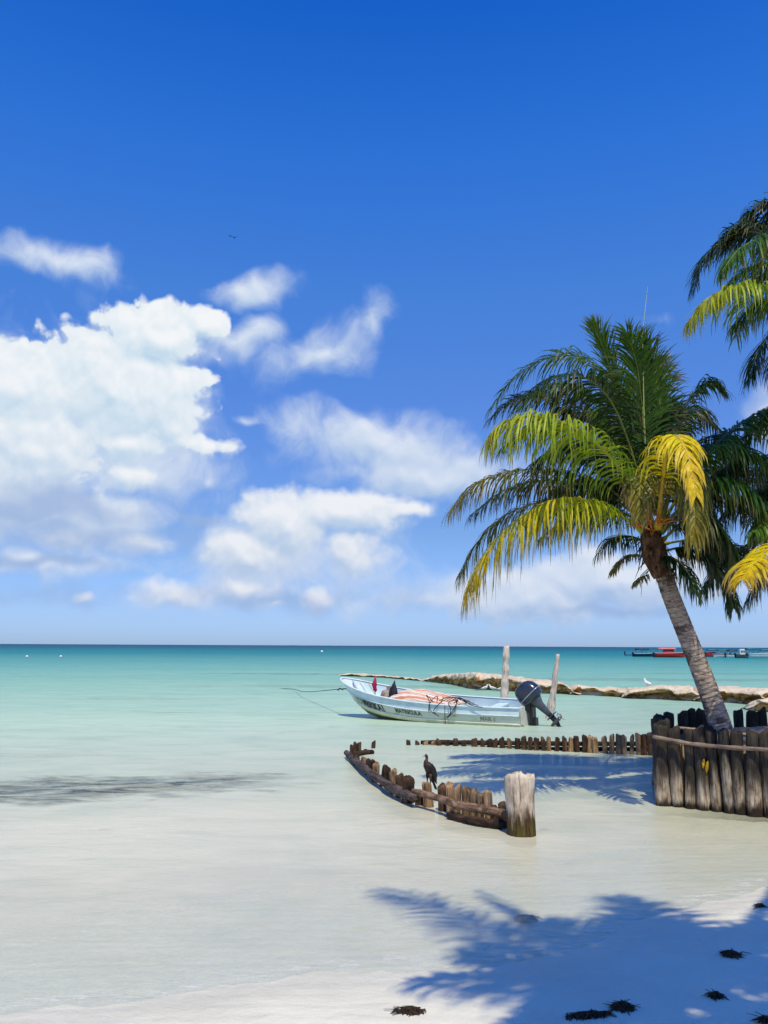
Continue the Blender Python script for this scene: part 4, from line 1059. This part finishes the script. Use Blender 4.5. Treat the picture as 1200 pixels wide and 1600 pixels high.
mb = MB(); mb.box((-.14, 0, .40), (.10, .30, .58)); mb.box((-.06, .17, .58), (.14, .05, .26)); mb.box((-.06, -.17, .58), (.14, .05, .26)); mb.box((-.20, 0, .10), (.12, .22, .36))
mb.build('clamp_bracket', M['engine_black'], skiff, smooth=False)

# ---- things lying in the skiff
def in_boat(x, y, z): return skiff_m @ V((x, y, z))
bpy.context.view_layer.update()
skiff_m = skiff.matrix_world.copy()
RZ = skiff.rotation_euler.z
def at_boat(o, p): o.location = in_boat(*p); o.rotation_euler = skiff.rotation_euler
mt, t = new_mat('striped_cloth'); M['stripe'] = mt
tc = t.n('ShaderNodeTexCoord').outputs['Object']
sp_ = t.n('ShaderNodeSeparateXYZ', {0: t.vm('ADD', tc, t.vm('SCALE', t.noise(tc, 3.0, 2.0, .5, 1), .09))})
wv = t.math('FRACT', t.math('MULTIPLY', sp_.outputs[1], 5.6))
msk = t.math('MULTIPLY', t.rng(wv, .08, .16), t.rng(wv, .52, .60, 1, 0))
col = t.mix(msk, (.74, .66, .58), t.ramp(t.noise(tc, 4.0, 4.0), [(.3, (.50, .18, .10)), (.7, (.64, .32, .21))]))
thin = t.math('MULTIPLY', t.rng(wv, .72, .76), t.rng(wv, .80, .84, 1, 0))
col = t.mix(thin, col, (.22, .10, .08))
finish(t, t.n('ShaderNodeBsdfPrincipled', {'Base Color': col, 'Roughness': .9, 'Specular IOR Level': .1}).outputs[0])
mb = MB(); rr = []
NX, NY = 34, 22
for i in range(NX + 1):
    fx_ = i / NX; x = lerp(-1.15, 1.15, fx_); row = []
    for j in range(NY + 1):
        fy = j / NY; y = lerp(-.66, .66, fy)
        hump = math.sin(max(0, min(1, fx_ * 1.02)) ** 1.5 * math.pi) ** .8 * .30 * (1 - .35 * abs(y) / .66)
        fold = .05 * noise.noise(V((x * 1.5, y * 6, 2))) + .03 * noise.noise(V((x * 4, y * 9, 7)))
        edge = -.13 * smooth01(.42, .66, abs(y)) - .10 * smooth01(.8, 1, abs(fx_ - .5) * 2)
        row.append((x, y, .02 + hump + fold + edge))
    rr.append(row)
mb.rings(rr, False, False, closed=False)
o = mb.build('striped_cloth', M['stripe']); at_boat(o, (BL * .53, 0, .64)); o.modifiers.new('thick', 'SOLIDIFY').thickness = .015
tag(o, 'orange and white striped cloth heaped over the middle of the skiff', 'cloth')
M['sack'] = mottled('grey_brown_sack', [(.3, (.09, .07, .055)), (.5, (.28, .22, .18)), (.75, (.50, .43, .37))], 5, .9, .5)
mb = loft([(0, 0, .18, .22, .9), (.05, 0, .30, .30, .9), (.18, .01, .31, .30, .95), (.30, .02, .22, .22, 1), (.36, .03, .09, .10, 1), (.42, .05, .05, .05, 1), (.46, .07, .08, .07, 1)], 18)
mb.v = [tuple(V(p) * (1 + .16 * noise.noise(V(p) * 5))) for p in mb.v]
o = mb.build('sack', M['sack']); at_boat(o, (BL * .715, .02, .58)); tag(o, 'small crumpled grey brown sack between the red flag and striped cloth', 'sack')
M['navy'] = mottled('dark_navy_canvas', [(.3, (.014, .011, .022)), (.7, (.045, .032, .06))], 6, .8, .3)
mb = loft([(0, 0, .05, .03, 1), (.06, 0, .11, .07, .9), (.25, .01, .15, .09, .9), (.42, .0, .12, .07, .9), (.55, -.03, .05, .035, 1), (.66, -.06, .012, .012, 1)], 16)
o = mb.build('canvas_bundle', M['navy']); at_boat(o, (BL * .672, .30, .60)); tag(o, 'dark navy canvas bundle with pointed top standing against the striped cloth', 'canvas')
M['flagred'] = mottled('red_flag', [(.3, (.36, .012, .05)), (.7, (.62, .03, .12))], 5, .8, .3)
M['stick'] = mottled('dark_stick', [(.3, (.05, .035, .04)), (.7, (.12, .09, .09))], 8, .7, .2)
fl_ = empty('flag'); at_boat(fl_, (BL * .765, .42, .52)); tag(fl_, 'small furled red flag on a thin stick near the bow', 'flag')
mb = MB(); mb.tube([(0, 0, 0), (.005, 0, .4), (0, 0, .82)], .011, 6); mb.build('stick', M['stick'], fl_)
mb = MB()
mb.rings([[(r_ * math.cos(a) * (1 + .3 * math.sin(3 * a + z * 9)) + .02 * math.sin(z * 14), r_ * math.sin(a), z) for a in [i * math.pi / 6 for i in range(12)]] for z, r_ in ((.40, .02), (.46, .06), (.55, .055), (.62, .075), (.72, .05), (.80, .03), (.86, .012))])
mb.build('cloth', M['flagred'], fl_)
mb = MB(); rnd = random.Random(4)          # rope tangle over the gunwale
for k in range(6):
    x0 = rnd.uniform(-.55, .55); y0 = rnd.uniform(-.02, .04)
    mb.tube(catmull([(x0, -.25, .02), (x0 + rnd.uniform(-.2, .2), -.12, .12 + rnd.uniform(0, .14)), (x0 + rnd.uniform(-.15, .15), y0, .09), (x0 + rnd.uniform(-.1, .1), .10, -.06 - rnd.uniform(0, .1)), (x0 + rnd.uniform(-.25, .25), .115, -.20 - rnd.uniform(0, .18))], 14), .012, 6)
for k in range(4):
    x0 = -.5 - .12 * k
    mb.tube(catmull([(x0 + .7, -.1, .08), (x0 + .35, 0, .22), (x0, .02, .20 - .06 * k), (x0 - .35, .05, .13 - .05 * k)], 12), .011, 6)
mb.tube([(-.08, .10, .0), (-.08, .125, -.25), (-.08, .13, -.58)], .010, 6)
o = mb.build('rope_tangle', M['rope']); p = side_pt(.36, 0, 1); at_boat(o, (p.x, p.y, p.z + .02)); tag(o, 'tangle of black rope slung over the side of the skiff near the cloth', 'rope')
b0 = in_boat(BL - .03, .0, c_sheer(1).z - .33); e0 = G(440, 1076, .0); e1 = G(300, 1079.5, -.25)
mb = MB(); mb.tube(catmull([b0, b0.lerp(e0, .5) + V((0, 0, -.12)), e0, e1], 24), .014, 6)
o = mb.build('mooring_line', M['line']); tag(o, 'thin green mooring line running from the bow into the water', 'rope')
mb = MB(); mb.tube([b0 + V((.25, .05, 0)), b0], .02, 6); mb.tube([b0 + V((0, 0, -.03)), b0 + V((-.10, -.03, .02)), b0 + V((-.16, -.05, -.05))], .022, 6)
o = mb.build('bow_knot', M['rope']); o.parent = skiff; o.matrix_parent_inverse = skiff_m.inverted()

# ------------------------------------------------------------------ cormorant on a stake
M['bird'] = mottled('cormorant_plumage', [(.3, (.016, .012, .011)), (.5, (.05, .030, .024)), (.7, (.11, .066, .048)), (.85, (.22, .16, .12))], 16, .6, .3, stretch=(1, 1, .5))
M['bird_dark'] = mottled('dark_feathers', [(.3, (.008, .008, .010)), (.7, (.026, .022, .022))], 18, .5, .3)
M['bill'] = mottled('horn_bill', [(.3, (.20, .15, .08)), (.7, (.32, .26, .16))], 20, .4, .0)
M['eye'] = mottled('bird_eye', [(.4, (.005, .005, .005)), (.6, (.02, .02, .02))], 5, .1, .0, spec=.8)
def cormorant(loc, rz, s):
    root = empty('cormorant', loc, rz); root.scale = (s, s, s)
    # x towards the tail; swept body from tail root over the breast, up the neck to the head
    spine = [(.155, -.045, .028, .020), (.125, .06, .058, .052), (.075, .16, .092, .088), (.020, .26, .098, .098), (-.035, .34, .080, .084), (-.055, .39, .050, .054), (-.045, .425, .034, .036), (-.035, .46, .028, .030), (-.040, .49, .032, .032), (-.052, .515, .036, .034), (-.060, .535, .030, .028), (-.062, .552, .012, .012)]
    S = catmull([(x, 0, z) for x, z, a, b_ in spine], 44)
    rr = []
    for k, p in enumerate(S):
        u = k / 44 * (len(spine) - 1); i = min(len(spine) - 2, int(u)); f = u - i
        a = lerp(spine[i][2], spine[i + 1][2], f); b_ = lerp(spine[i][3], spine[i + 1][3], f)
        tg = (S[min(44, k + 1)] - S[max(0, k - 1)]).normalized()
        y = V((0, 1, 0)); x = y.cross(tg).normalized()
        rr.append([p + x * a * math.cos(q) + y * b_ * math.sin(q) for q in [j * math.pi / 8 for j in range(16)]])
    mb = MB(); mb.rings(rr)
    for sg in (-1, 1):                      # thighs and legs run into the body
        mb.tube([(.03, .05 * sg, .14), (.025, .052 * sg, .06), (.02, .05 * sg, .0), (.025, .05 * sg, -.055)], [.045, .032, .014, .012], 10)
    mb.build('body', M['bird'], root)
    for sg in (-1, 1):
        mb = MB(); rr = []
        for x, z, w_, t_ in ((-.055, .36, .02, .004), (-.02, .32, .062, .022), (.05, .22, .080, .026), (.11, .10, .066, .022), (.15, -.02, .036, .014), (.175, -.09, .008, .004)):
            c_ = V((x + .015, sg * (.062 + (.030 if .05 < z < .33 else .0)), z)); tg = V((.5, 0, -.86)); xx = V((.86, 0, .5))
            rr.append([c_ + xx * w_ * math.cos(q) + V((0, sg, 0)) * t_ * math.sin(q) for q in [j * math.pi / 5 for j in range(10)]])
        mb.rings(rr); mb.build('wing', M['bird_dark'], root)
        mb = MB()
        for a in (-.5, 0, .5, 2.6):
            mb.tube([(.022, .05 * sg, -.052), (.022 - .075 * math.cos(a) * (.5 if a > 1 else 1), .05 * sg + .06 * math.sin(a), -.064)], [.009, .004], 6)
        mb.add([(.02, .05 * sg, -.058), (-.044, .05 * sg - .028, -.064), (-.052, .05 * sg, -.064), (-.044, .05 * sg + .028, -.064)], [(0, 1, 2), (0, 2, 3)])
        mb.build('foot', M['bird_dark'], root)
        mb = loft([(-.006, 0, .003, .003, 1), (0, 0, .006, .006, 1), (.006, 0, .003, .003, 1)], 8); e_ = mb.build('eye', M['eye'], root); e_.location = (-.076, .027 * sg, .522)
    mb = MB(); rr = []
    for x, z, w_, t_ in ((.135, -.01, .035, .016), (.17, -.09, .042, .012), (.205, -.17, .048, .009), (.225, -.215, .040, .004)):
        rr.append([(x + t_ * math.cos(q), w_ * math.sin(q), z) for q in [j * math.pi / 5 for j in range(10)]])
    mb.rings(rr); mb.build('tail', M['bird_dark'], root)
    mb = MB(); mb.tube([(-.080, 0, .519), (-.115, 0, .516), (-.148, 0, .512), (-.156, 0, .504)], [.014, .009, .006, .003], 8); mb.build('bill', M['bill'], root)
    return root
gb = G(669, interp(BASE, 669) - 3, -.03); tb = D(669, 1224, gb.y)
cb = cormorant((tb.x, tb.y, tb.z + .070), math.radians(38), 1.0)
tag(cb, 'dark brown cormorant perched upright on a stake of the near groyne', 'bird')
bh = D(665, 1178, gb.y).z
k_ = (bh - tb.z) / (.552 + .066); cb.scale = (k_,) * 3; cb.location.z = tb.z + .067 * k_

# ------------------------------------------------------------------ shore birds on the shelf
M['gull'] = mottled('gull_white', [(.3, (.62, .62, .60)), (.7, (.80, .80, .78))], 8, .8, .1)
M['gullgrey'] = mottled('gull_grey_wing', [(.3, (.25, .26, .28)), (.7, (.36, .37, .40))], 8, .8, .1)
M['pelican'] = mottled('brown_plumage', [(.3, (.05, .035, .028)), (.7, (.13, .09, .07))], 8, .8, .2)
def shore_bird(loc, rz, s, mb_body, mb_wing, label):
    root = empty('gull' if 'white' in label else 'pelican', loc, rz); root.scale = (s, s, s)
    spine = [(-.24, .12, .015), (-.12, .15, .055), (0, .17, .085), (.10, .20, .075), (.15, .26, .045), (.17, .31, .042), (.20, .335, .036), (.235, .335, .012), (.285, .325, .005)]
    S = catmull([(x, 0, z) for x, z, r_ in spine], 24); mb = MB()
    mb.tube(S, [interp([(i / 8, q[2]) for i, q in enumerate(spine)], k / 24) for k in range(25)], 10)
    for sg in (-1, 1): mb.tube([(.0, .03 * sg, .12), (.0, .03 * sg, .0)], .008, 5)
    mb.build('body', mb_body, root)
    for sg in (-1, 1):
        mb = MB(); mb.tube([(.09, .06 * sg, .20), (-.02, .085 * sg, .185), (-.16, .05 * sg, .15), (-.30, .02 * sg, .13)], [.02, .05, .035, .006], 8, flat=.4); mb.build('wing', mb_wing, root)
    tag(root, label, 'bird', 'birds resting on the limestone shelf')
def on_rock(px, py, y):
    return D(px, py, y)
bpy.context.view_layer.update()
dg = bpy.context.evaluated_depsgraph_get()
def drop(px, py, y):
    'the rock surface under a pixel, at depth y'
    p = D(px, py, y)
    hit = scene.ray_cast(dg, V((p.x, p.y, 6)), V((0, 0, -1)))
    return hit[1] if hit[0] else p
for px, y, rz, s, bm_, wm_, lb in ((745, 42.8, 2.6, 1.15, 'pelican', 'pelican', 'dark brown bird resting on the limestone shelf, apart from the white ones'),
                                  (757, 42.6, .3, .85, 'gull', 'gullgrey', 'white gull next to the dark brown bird on the shelf'),
                                  (770, 42.2, 2.9, .9, 'gull', 'gullgrey', 'middle white gull of the three on the shelf near the pole'),
                                  (782, 42.0, .2, .8, 'gull', 'gullgrey', 'white gull on the shelf closest to the straight pole'),
                                  (1011, 37.5, 1.9, 1.0, 'gull', 'gull', 'lone white gull standing on the pale limestone block')):
    shore_bird(drop(px, 1060, y), rz, s, M[bm_], M[wm_], lb)

# ------------------------------------------------------------------ boats far out at the right, buoys
PAL = {}
def paint(c_):
    if c_ not in PAL: PAL[c_] = mottled('boat_paint', [(.3, tuple(v * .85 for v in c_)), (.7, c_)], 2.0, .45, .05)
    return PAL[c_]
def far_boat(px0, px1, yb, hullc, label, canopy=None, cabin=None, mast=None, cany=1014.5, stripe=None, flip=False, y_extra=0.0):
    p = G((px0 + px1) / 2, yb, 0); dpt = p.y + y_extra
    p = D((px0 + px1) / 2, yb, dpt); p.z = 0
    L_ = (px1 - px0) * dpt / F_PX
    root = empty('moored_boat', p, math.pi if flip else 0.0)
    root.rotation_euler.z += random.Random(label).uniform(-.25, .25)
    H = max(.75, L_ * .16)
    mb = MB(); rr = []
    for k in range(15):
        f = k / 14; x = (f - .5) * L_
        b_ = L_ * .15 * (1 - max(0, (f - .5) / .5) ** 2.4) + .01; z = H * (1 + .45 * max(0, f - .4) ** 1.5)
        rr.append([(x + (.06 * L_ * f ** 3 if q in (0, 6) else 0), y * b_, zz) for q, (y, zz) in enumerate(((-1, z), (-.93, z * .5), (-.7, 0), (0, -.3), (.7, 0), (.93, z * .5), (1, z)))])
    mb.rings(rr, True, True, closed=False)
    mb.add([(r_[0][0], r_[0][1] * .94, r_[0][2] - .08) for r_ in rr] + [(r_[6][0], r_[6][1] * .94, r_[6][2] - .08) for r_ in rr], [(i, i + 1, 16 + i, 15 + i) for i in range(14)])
    hl = mb.build('hull', paint(hullc), root)
    if stripe:
        mb = MB()
        for sg in (0, 6): mb.tube([(r_[sg][0], r_[sg][1] * 1.01, r_[sg][2] * .92) for r_ in rr], .05, 5)
        mb.build('rub_rail', paint(stripe), hl)
    if cabin:
        mb = loft([(H * .7, -.02 * L_, .20 * L_, .10 * L_, .5), (H + 1.0, -.02 * L_, .18 * L_, .095 * L_, .5), (H + 1.15, -.02 * L_, .16 * L_, .085 * L_, .5)], 20)
        cb_ = mb.build('cabin', paint(cabin), root, smooth=False)
        for k in range(3):
            for sg in (-1, 1):
                mb = MB(); mb.box((-.02 * L_ + (k - 1) * .10 * L_, sg * .099 * L_, H + .62), (.07 * L_, .03, .4)); mb.build('window', M['engine_black'], cb_, smooth=False)
    if canopy:
        zc = D(px0, cany, dpt).z
        mb = MB(); mb.rings([[(x, y * .12 * L_, zc - .25 * y * y) for y in (-1, -.5, 0, .5, 1)] for x in (-.38 * L_, -.2 * L_, 0, .14 * L_, .22 * L_)], False, False, closed=False)
        c_ = mb.build('canopy', paint(canopy), root); c_.modifiers.new('thick', 'SOLIDIFY').thickness = .16
        for x in (-.34 * L_, .18 * L_):
            for y in (-.11 * L_, .11 * L_):
                mb = MB(); mb.tube([(x, y, H * .8), (x, y, zc - .1)], .03, 5); mb.build('canopy_post', paint((.5, .5, .5)), root)
    if mast:
        zt = D(px0, mast, dpt).z
        mb = MB(); mb.tube([(-.1 * L_, 0, H * .5), (-.1 * L_, 0, zt)], [.05, .02], 6); mb.build('mast', paint((.62, .62, .62)), root)
    mb = loft([(-.1, -.53 * L_, .08, .08, .8), (.5, -.53 * L_, .12, .10, .8), (.6, -.53 * L_, .20, .16, .7), (1.0, -.53 * L_, .20, .16, .7), (1.1, -.53 * L_, .10, .08, .8)], 12); mb.build('outboard', M['engine_black'], root)
    tag(root, label, 'boat', 'boats moored near the horizon')
RED, NAVY, WHITE, TEAL, SKYB = (.58, .030, .030), (.02, .04, .09), (.72, .72, .70), (.03, .16, .20), (.10, .34, .50)
far_boat(977, 993, 1024.5, SKYB, 'small pale blue open boat, leftmost of the far moored boats', y_extra=4)
far_boat(990, 1022, 1026, NAVY, 'navy boat with flat dark canopy and tall thin mast, left of the big red boat', canopy=NAVY, mast=1000, cany=1014, stripe=WHITE)
far_boat(1024, 1068, 1027.2, RED, 'large red boat with red cabin, left of the palm trunk', cabin=RED, mast=1010, canopy=(.60, .22, .24), cany=1013, stripe=WHITE)
far_boat(1080, 1117, 1026.5, RED, 'low red boat partly hidden behind the palm trunk', y_extra=14, stripe=NAVY)
far_boat(1103, 1124, 1026.5, RED, 'red boat under a dark teal canopy just right of the palm trunk', canopy=TEAL, cany=1015, y_extra=3)
far_boat(1115, 1140, 1027.2, WHITE, 'white boat with teal canopy, next beyond the red canopy boat', canopy=TEAL, cany=1015.5, stripe=RED, flip=True)
far_boat(1135, 1158, 1027.4, WHITE, 'white boat with navy canopy in the middle of the right cluster', canopy=NAVY, cany=1016, stripe=NAVY)
far_boat(1149, 1172, 1028.2, (.06, .10, .11), 'dark hulled boat with white cabin in the right cluster', cabin=WHITE)
far_boat(1163, 1188, 1026.6, WHITE, 'white boat with high teal canopy and mast behind the speedboat', canopy=TEAL, cany=1013.5, mast=1011, y_extra=10)
far_boat(1168, 1216, 1028.6, WHITE, 'long sleek white speedboat at the right end of the far boats', stripe=(.5, .5, .5))
far_boat(1186, 1210, 1026.4, (.10, .25, .30), 'teal boat with dark canopy behind the long white speedboat', canopy=TEAL, cany=1015, y_extra=16)
M['buoy'] = mottled('buoy_white', [(.3, (.60, .60, .58)), (.7, (.78, .78, .75))], 3, .5, .1)
for px, py, lb in ((42, 1026.5, 'tiny white buoy on the sea, leftmost of the two at far left'), (95, 1026.5, 'tiny white buoy on the sea, right one of the two at far left'), (503, 1018.8, 'tiny white buoy near the horizon left of the skiff bow')):
    p = G(px, py, 0); s = p.y / 190.0
    root = empty('buoy', p); root.scale = (s, s, s)
    loft([(-.15, 0, .15, .15, 1), (.02, 0, .30, .30, 1), (.18, 0, .30, .30, 1), (.34, 0, .16, .16, 1), (.40, 0, .05, .05, 1)], 14).build('float', M['buoy'], root)
    mb = MB(); mb.tube([(0, 0, .38), (0, 0, .62)], .03, 6); mb.tube([(-.06, 0, .64), (0, 0, .70), (.06, 0, .64)], .02, 6); mb.build('handle', M['ink'], root)
    tag(root, lb, 'buoy', 'white buoys far out')

# ------------------------------------------------------------------ two birds high in the sky
for px, py, rz, lb in ((360, 369, .5, 'left of the two tiny dark birds gliding high in the blue sky'), (366, 371, -.4, 'right of the two tiny dark birds gliding high in the blue sky')):
    root = empty('gliding_bird', D(px, py, 130), rz)
    mb = MB(); mb.tube([(0, -.28, 0), (0, -.12, 0), (0, .1, .0), (0, .24, .01), (0, .34, 0)], [.02, .055, .06, .035, .008], 8); mb.build('body', M['bird_dark'], root)
    for sg in (-1, 1):
        mb = MB(); mb.tube([(0, .05, .02), (.22 * sg, .10, .10), (.48 * sg, .02, .06)], [.07, .06, .01], 8, flat=.25); mb.build('wing', M['bird_dark'], root)
    tag(root, lb, 'bird', 'birds gliding in the sky')

# ------------------------------------------------------------------ seaweed thrown up on the sand
M['weed'] = mottled('dry_seaweed', [(.3, (.020, .014, .010)), (.55, (.06, .038, .024)), (.8, (.14, .09, .055))], 30, .85, .5, spec=.15)
def weed(px, py, rx, ry, n, label, seed, water=False, h=.016):
    rnd = random.Random(seed)
    p = G(px, py, 0.0)
    for _ in range(4): p = G(px, py, max(ground(p.x, p.y), -.05))
    sc_ = (p - CAM).dot(FWD) / F_PX
    a_, b_ = rx * sc_ * .85, ry * sc_ * 1.7
    mb = MB()
    for k in range(n):
        r_ = rnd.random() ** .75 * (1.5 if rnd.random() < .12 else 1); q = rnd.uniform(0, 6.28)
        r_ *= .65 + .7 * abs(noise.noise(V((math.cos(q) * 1.6, math.sin(q) * 1.6, seed))))
        x, y = a_ * r_ * math.cos(q), b_ * r_ * math.sin(q)
        z0 = ground(p.x + x, p.y + y) - p.z + .006
        zz = z0 + rnd.uniform(0, h) * max(0, 1 - r_) ** 1.5
        d = rnd.uniform(0, 6.28); ln = rnd.uniform(.04, .11) * (1.9 if rnd.random() < .12 else 1)
        P = [(x - ln * .5 * math.cos(d), y - ln * .5 * math.sin(d), zz), (x, y, zz + rnd.uniform(0, .02)), (x + ln * .5 * math.cos(d + rnd.uniform(-1, 1)), y + ln * .5 * math.sin(d), max(z0, zz - .01))]
        mb.tube(P, [.003, .007, .002], 4, flat=.4)
    o = mb.build('seaweed_clump', M['weed']); o.location = p
    tag(o, label, 'seaweed', 'seaweed clumps on the foreground sand')
weed(640, 1582, 26, 5, 150, 'flat dark seaweed clump on pale sand at the lower left of the shadow', 1)
weed(920, 1589, 42, 3.2, 150, 'long dark seaweed strand lying in the shade at the bottom edge', 2)
weed(972, 1576, 19, 8, 150, 'rounded dark seaweed clump above the long strand in the shade', 3, h=.03)
weed(1140, 1493, 15, 5, 100, 'dark seaweed clump in the shade beside the bright sand gap', 4)
weed(1118, 1558, 11, 4, 70, 'small dark seaweed clump between the bright gap and the bottom edge', 5)
weed(1187, 1417, 7, 3, 30, 'tiny seaweed scrap on the bright sand near the post wall', 6)
weed(1195, 1597, 12, 4, 50, 'seaweed scrap at the bottom right corner', 7)
M['weed_brown'] = mottled('brown_seaweed', [(.3, (.07, .055, .04)), (.6, (.17, .14, .10)), (.8, (.26, .22, .17))], 20, .9, .3)
o = weed(824, 1437, 22, 11, 170, 'brown sunken seaweed patch in shallow water at the tip of a frond shadow', 8, h=.006)
bpy.data.objects['seaweed_clump.007'].data.materials[0] = M['weed_brown']
weed(167, 1280, 10, 1.5, 24, 'thin dark scrap of seaweed in the milky shallows at left', 9, h=.03)
weed(850, 1290, 8, 1.2, 14, 'faint scrap of seaweed beside the thick post', 10, h=.02)
# a yellow fallen leaf caught between two posts of the wall
M['fallen'] = mottled('yellow_leaf', [(.35, (.20, .10, .01)), (.6, (.58, .38, .015))], 14, .6, .2)
pb_ = G(1100, 1265, 0); pf = D(1101, 1196, pb_.y - .115)
mb = MB()
for dx, ln, wm in ((-.028, .13, .020), (.030, .19, .024)):      # torn down the middle
    rr = []
    for k in range(8):
        f = k / 7; w_ = wm * math.sin(f * math.pi) ** .7 + .001
        rr.append([(dx - w_ + .02 * f, .012 * f, .085 - ln * f), (dx + .02 * f, -.010, .083 - ln * f), (dx + w_ + .02 * f, .01, .085 - ln * f)])
    mb.rings(rr, False, False, closed=False)
o = mb.build('fallen_leaf', M['fallen']); o.location = pf; o.rotation_euler = (.05, .25, 0); o.modifiers.new('thick', 'SOLIDIFY').thickness = .003
tag(o, 'bright yellow fallen leaf stuck on a post below the rail', 'leaf')
